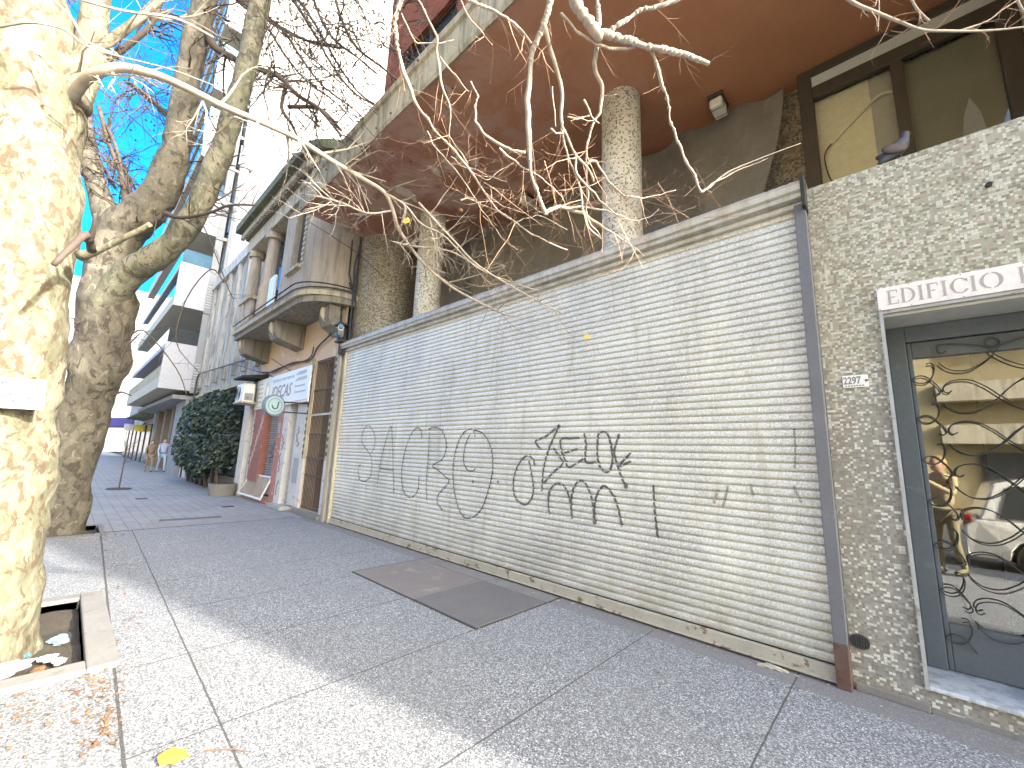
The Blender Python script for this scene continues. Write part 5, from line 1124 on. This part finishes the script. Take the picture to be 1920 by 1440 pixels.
# ============================================================ CARS
def car(name, lab, loc, L, W_, H_, paint, grp=None):     # nose towards +X, origin at ground centre
    t = thing(name, lab, 'car', loc, grp); x, y, z = loc; hl = L/2; hw_ = W_/2
    def sec(pr, ww):   # side outline (x,z) extruded with tumblehome given by ww(z)
        m = MB(); n = len(pr)
        for s in (-1, 1): m.v += [(x+a, y+s*ww(b), z+b) for a, b in pr]
        m.f.append(tuple(range(n-1,-1,-1))); m.f.append(tuple(n+i for i in range(n)))
        for i in range(n): j = (i+1) % n; m.f.append((i, j, n+j, n+i))
        return m
    hb = H_*.56
    def arch(cx): return [(cx+.38*math.cos(a), .30+.38*math.sin(a)) for a in [PI-PI*i/8 for i in range(9)]]
    wx = hl*.62
    body = [(-hl,.35),(-hl+.02,.28)]+[(-wx-.40,.25)]+arch(-wx)+[(-wx+.4,.22),(wx-.4,.22)]+arch(wx)+[(wx+.4,.25),(hl-.03,.28),(hl,.45),(hl-.05,.72),(hl-.3,hb-.05),(hl*.42,hb),(-hl+.15,hb),(-hl,.8)]
    sec(body, lambda b: hw_-(.05 if b > .75 else .0)-(.04 if b < .35 else 0)).build('body', paint, t, bevel=.03)
    cab = [(-hl+.18,hb+.002),(-hl+.42,H_-.10),(-hl+.75,H_),(hl*.02,H_),(hl*.18,H_-.06),(hl*.46,hb+.002)]
    sec(cab, lambda b: hw_-.06-(b-hb)*.30).build('cabin', paint, t, bevel=.03)
    gl = MB(); k = .022
    for s in (-1, 1):
        def q(a, b): return (x+a, y+s*(hw_-.06-(b-hb)*.30+k), z+b)
        for pl in ([(-hl+.42,hb+.05),(-hl+.58,H_-.14),(-hl*.42,H_-.09),(-hl*.42,hb+.05)], [(-hl*.38,hb+.05),(-hl*.38,H_-.09),(0,H_-.09),(.05,hb+.05)], [(.10,hb+.05),(.05,H_-.09),(hl*.12,H_-.11),(hl*.38,hb+.05)]):
            gl.poly([q(a, b) for a, b in pl])
    for (a, b), (c, d) in (((hl*.20,H_-.07),(hl*.44,hb+.05)), ((-hl+.43,H_-.13),(-hl+.22,hb+.05))):
        e = .02*math.copysign(1, a if a > 0 else -1); gl.quad((x+a+e,y-hw_+.27,z+b),(x+a+e,y+hw_-.27,z+b),(x+c+e,y+hw_-.13,z+d),(x+c+e,y-hw_+.13,z+d))
    gl.build('windows', M_windark, t)
    for sx in (-1, 1):
        for sy in (-1, 1):
            cy = y+sy*(hw_-.12); w1 = MB().tube([(x+sx*wx,cy-.11,z+.32),(x+sx*wx,cy+.11,z+.32)], .32, 28).build('wheel', M_tyre, t)
            r = MB().tube([(x+sx*wx,cy+sy*.112,z+.32),(x+sx*wx,cy+sy*.118,z+.32)], .09, 16)
            for q in range(7):
                a = q*2*PI/7; r.obox((x+sx*wx+.13*math.cos(a), cy+sy*.114, z+.32+.13*math.sin(a)), Vector((.11*math.cos(a),0,.11*math.sin(a))), Vector((0,.006,0)), Vector((-.022*math.sin(a),0,.022*math.cos(a))))
            r.tube([(x+sx*wx+.22*math.cos(a), cy+sy*.112, z+.32+.22*math.sin(a)) for a in [i*PI/12 for i in range(25)]], .018, 6); r.build('rim', M_rim, w1)
    for sy in (-1, 1):
        B(x+hl-.16,x+hl-.01,y+sy*(hw_-.25)-.16,y+sy*(hw_-.25)+.14,z+.62,z+.76).build('headlight', M_lamp, t, bevel=.02)
        B(x-hl-.005,x-hl+.10,y+sy*(hw_-.2)-.1,y+sy*(hw_-.2)+.12,z+.72,z+.98).build('tail_light', mat('red_lens', (.35,.02,.02), rough=.3, bump=0), t, bevel=.02)
        B(x+hl*.30,x+hl*.30+.16,y+sy*(hw_+.08)-.09,y+sy*(hw_+.08)+.07,z+hb+.06,z+hb+.2).build('mirror', paint, t, bevel=.03)
        for dx in (-.55, .55): B(x+dx-.1-.3,x+dx+.1-.3,y+sy*(hw_-.0)-.01,y+sy*(hw_)+.02,z+.80,z+.83).build('door_handle', M_rim, t)
    return t
car('parked_car', 'white parked car at the kerb seen mirrored in the door glass', (2.95, -2.65, -.15), 4.5, 1.82, 1.62, M_car)
car('parked_car', 'dark grey parked car far down the street at the left', (-52, -1.0+.2, -.15), 4.4, 1.8, 1.5, M_carg)
car('parked_car', 'white parked car farthest down the street at the left', (-60, -.9, -.15), 4.3, 1.8, 1.5, M_car)
car('parked_car', 'white parked car along the kerb beyond the leaning tree', (-38, -2.6, -.15), 4.4, 1.8, 1.5, M_car)

# ============================================================ PEOPLE
def skin(name, V, E, m_, parent, sub=2):
    me = bpy.data.meshes.new(name); me.from_pydata([v[:3] for v in V], E, []); o = bpy.data.objects.new(name, me); col.objects.link(o)
    s = o.modifiers.new('s', 'SKIN'); 
    for i, v in enumerate(V):
        d = me.skin_vertices[0].data[i]; d.radius = (v[3], v[4] if len(v) > 4 else v[3]); d.use_root = (i == 0)
    u = o.modifiers.new('u', 'SUBSURF'); u.levels = sub; u.render_levels = sub
    me2 = bpy.data.meshes.new_from_object(o.evaluated_get(bpy.context.evaluated_depsgraph_get())); bpy.data.objects.remove(o); me2.name = name
    return me2
def person(lab, loc, head, top, legs, hair, stride=.3, phone=False, H_=1.72, carry=False):
    t = thing('person', lab, 'person', loc); c, s = math.cos(head), math.sin(head); k = H_/1.72
    def xf(me): me.transform(Matrix.Translation(Vector(loc)) @ Matrix.Rotation(head, 4, 'Z') @ Matrix.Scale(k, 4)); return me
    f = stride
    leg = [(0,0,.95,.125,.16)]; E = []
    for sd, st in ((1,f),(-1,-f)):
        b = len(leg); bend = .05 if st > 0 else .03
        leg += [(0.0,sd*.10,.86,.085),(st*.42+bend,sd*.10,.50,.058),(st*.85-(.06 if st<0 else 0),sd*.10,.09,.042),(st*.85+.13,sd*.11,.04,.034,.03)]
        E += [(0,b),(b,b+1),(b+1,b+2),(b+2,b+3)]
    body = [(0,0,.98,.13,.155),(0,0,1.15,.11,.14),(.01,0,1.35,.125,.17),(.0,0,1.46,.06,.09),(.015,0,1.53,.048)]
    EB = [(0,1),(1,2),(2,3),(3,4)]
    # arms, part of the upper body
    for sd in (1, -1):
        b = len(body)
        if phone:
            body += [(0,sd*.19,1.42,.055),(.12,sd*.25,1.20,.045),(.33,sd*.12,1.36,.036),(.37,sd*.10,1.40,.028)]
        else:
            sw = -sd*f*.5; body += [(0,sd*.19,1.42,.055),(sw*.3,sd*.23,1.14,.045),(sw*.8+.08,sd*.22,.90,.034),(sw+.10,sd*.21,.83,.028)]
        EB += [(3,b),(b,b+1),(b+1,b+2),(b+2,b+3)]
    o = finish('body', xf(skin('body', body, EB, None, t)), top, t, True)
    o2 = finish('trousers', xf(skin('trousers', leg, E, None, t)), legs, t, True)
    hd = MB().ball((.02,0,1.635), .098, 20, 16, (1.02,.80,1.22)); hd.ball((.12,0,1.625), .018, 8, 6, (1,.7,1.4)); hd.tube([(.0,0,1.48),(.005,0,1.57)], .047, 12)
    for sd in (1,-1): hd.ball((.01,sd*.080,1.63), .022, 8, 6, (.8,.4,1.4))
    me = bpy.data.meshes.new('head'); me.from_pydata(hd.v, [], hd.f); h = finish('head', xf(me), M_skin, t, True)
    ey = MB()
    for sd in (1,-1): ey.ball((.105,sd*.032,1.648), .012, 8, 6, (.6,1,.6))
    ey.obox((.115,0,1.585), Vector((.004,0,0)), Vector((0,.022,0)), Vector((0,0,.004))); me = bpy.data.meshes.new('face'); me.from_pydata(ey.v, [], ey.f); finish('eyes_and_mouth', xf(me), M_dtwig, h)
    hr = MB().ball((-.012,0,1.665), .108, 18, 12, (1.0,.84,1.12)); hr.v = [(a, b, max(c_, 1.55 if a < .03 else 1.69)) for a, b, c_ in hr.v]
    me = bpy.data.meshes.new('hair'); me.from_pydata(hr.v, [], hr.f); finish('hair', xf(me), hair, h, True)
    hm = MB()
    for sd in (1,-1):
        if phone: p = Vector((.39,sd*.085,1.42)); dv = Vector((.25,-sd*.5,.8)).normalized()
        else: sw = -sd*f*.5; p = Vector((sw+.11,sd*.21,.80)); dv = Vector((.1,0,-1)).normalized()
        pv = Vector((1,0,0)) if not phone else Vector((.5,sd*.3,-.4)).normalized(); pv = (pv-dv*pv.dot(dv)).normalized()
        hm.tube([p-dv*.03, p+dv*.02, p+dv*.055], [.024,.034,.030], 10, 2)
        for q, ln in enumerate((.062,.072,.068,.052)):
            b0 = p+dv*.05+pv*(q-1.5)*.017; cr = dv.cross(pv)*(.012*(1 if phone else -1)*sd); hm.tube([b0, b0+dv*ln*.5+cr*.6, b0+dv*ln*.9+cr*2], [.009,.008,.006], 6, 2)
        hm.tube([p+pv*.028, p+pv*.052+dv*.03, p+pv*.05+dv*.055], [.011,.010,.007], 6, 2)
    me = bpy.data.meshes.new('hands'); me.from_pydata(hm.v, [], hm.f); finish('hands', xf(me), M_skin, t, True)
    sm = MB()
    for sd, st in ((1,f),(-1,-f)): sm.ball((st*.85+.07-(.06 if st<0 else 0),sd*.10,.045), .05, 10, 8, (2.5,.9,.85))
    me = bpy.data.meshes.new('shoes'); me.from_pydata(sm.v, [], sm.f); finish('shoes', xf(me), M_dark, t, True)
    return t
person('person in a brown jacket walking by the shop windows, left of the pale blue shirt', (-30.2, 3.25, 0), R(0), M_lcoat, M_trous, M_dark, .28, H_=1.66)
person('person in pale blue shirt and light jeans walking by the shop windows', (-30.0, 3.75, 0), R(3), M_bshirt, M_bjean, M_dark, .35, H_=1.78)
pp = person('person in tan coat holding up a phone, seen only mirrored in the door glass', (.42, -.46, 0), R(132), M_coat, M_trous, M_hair, 0.04, phone=True, H_=1.74)
ph = thing('phone', 'white phone held up in both hands, mirrored in the door glass', 'phone', (.10,-.10,1.50))
pf = Vector((math.cos(R(132)), math.sin(R(132)), 0)); pr_ = Vector((-pf.y, pf.x, 0)); MB().obox(Vector((.42,-.46,0))+pf*.42*1.01+Vector((0,0,1.50)), pf*.004, pr_*.078, Vector((0,0,.037))).build('phone_body', M_white, ph, bevel=.003)
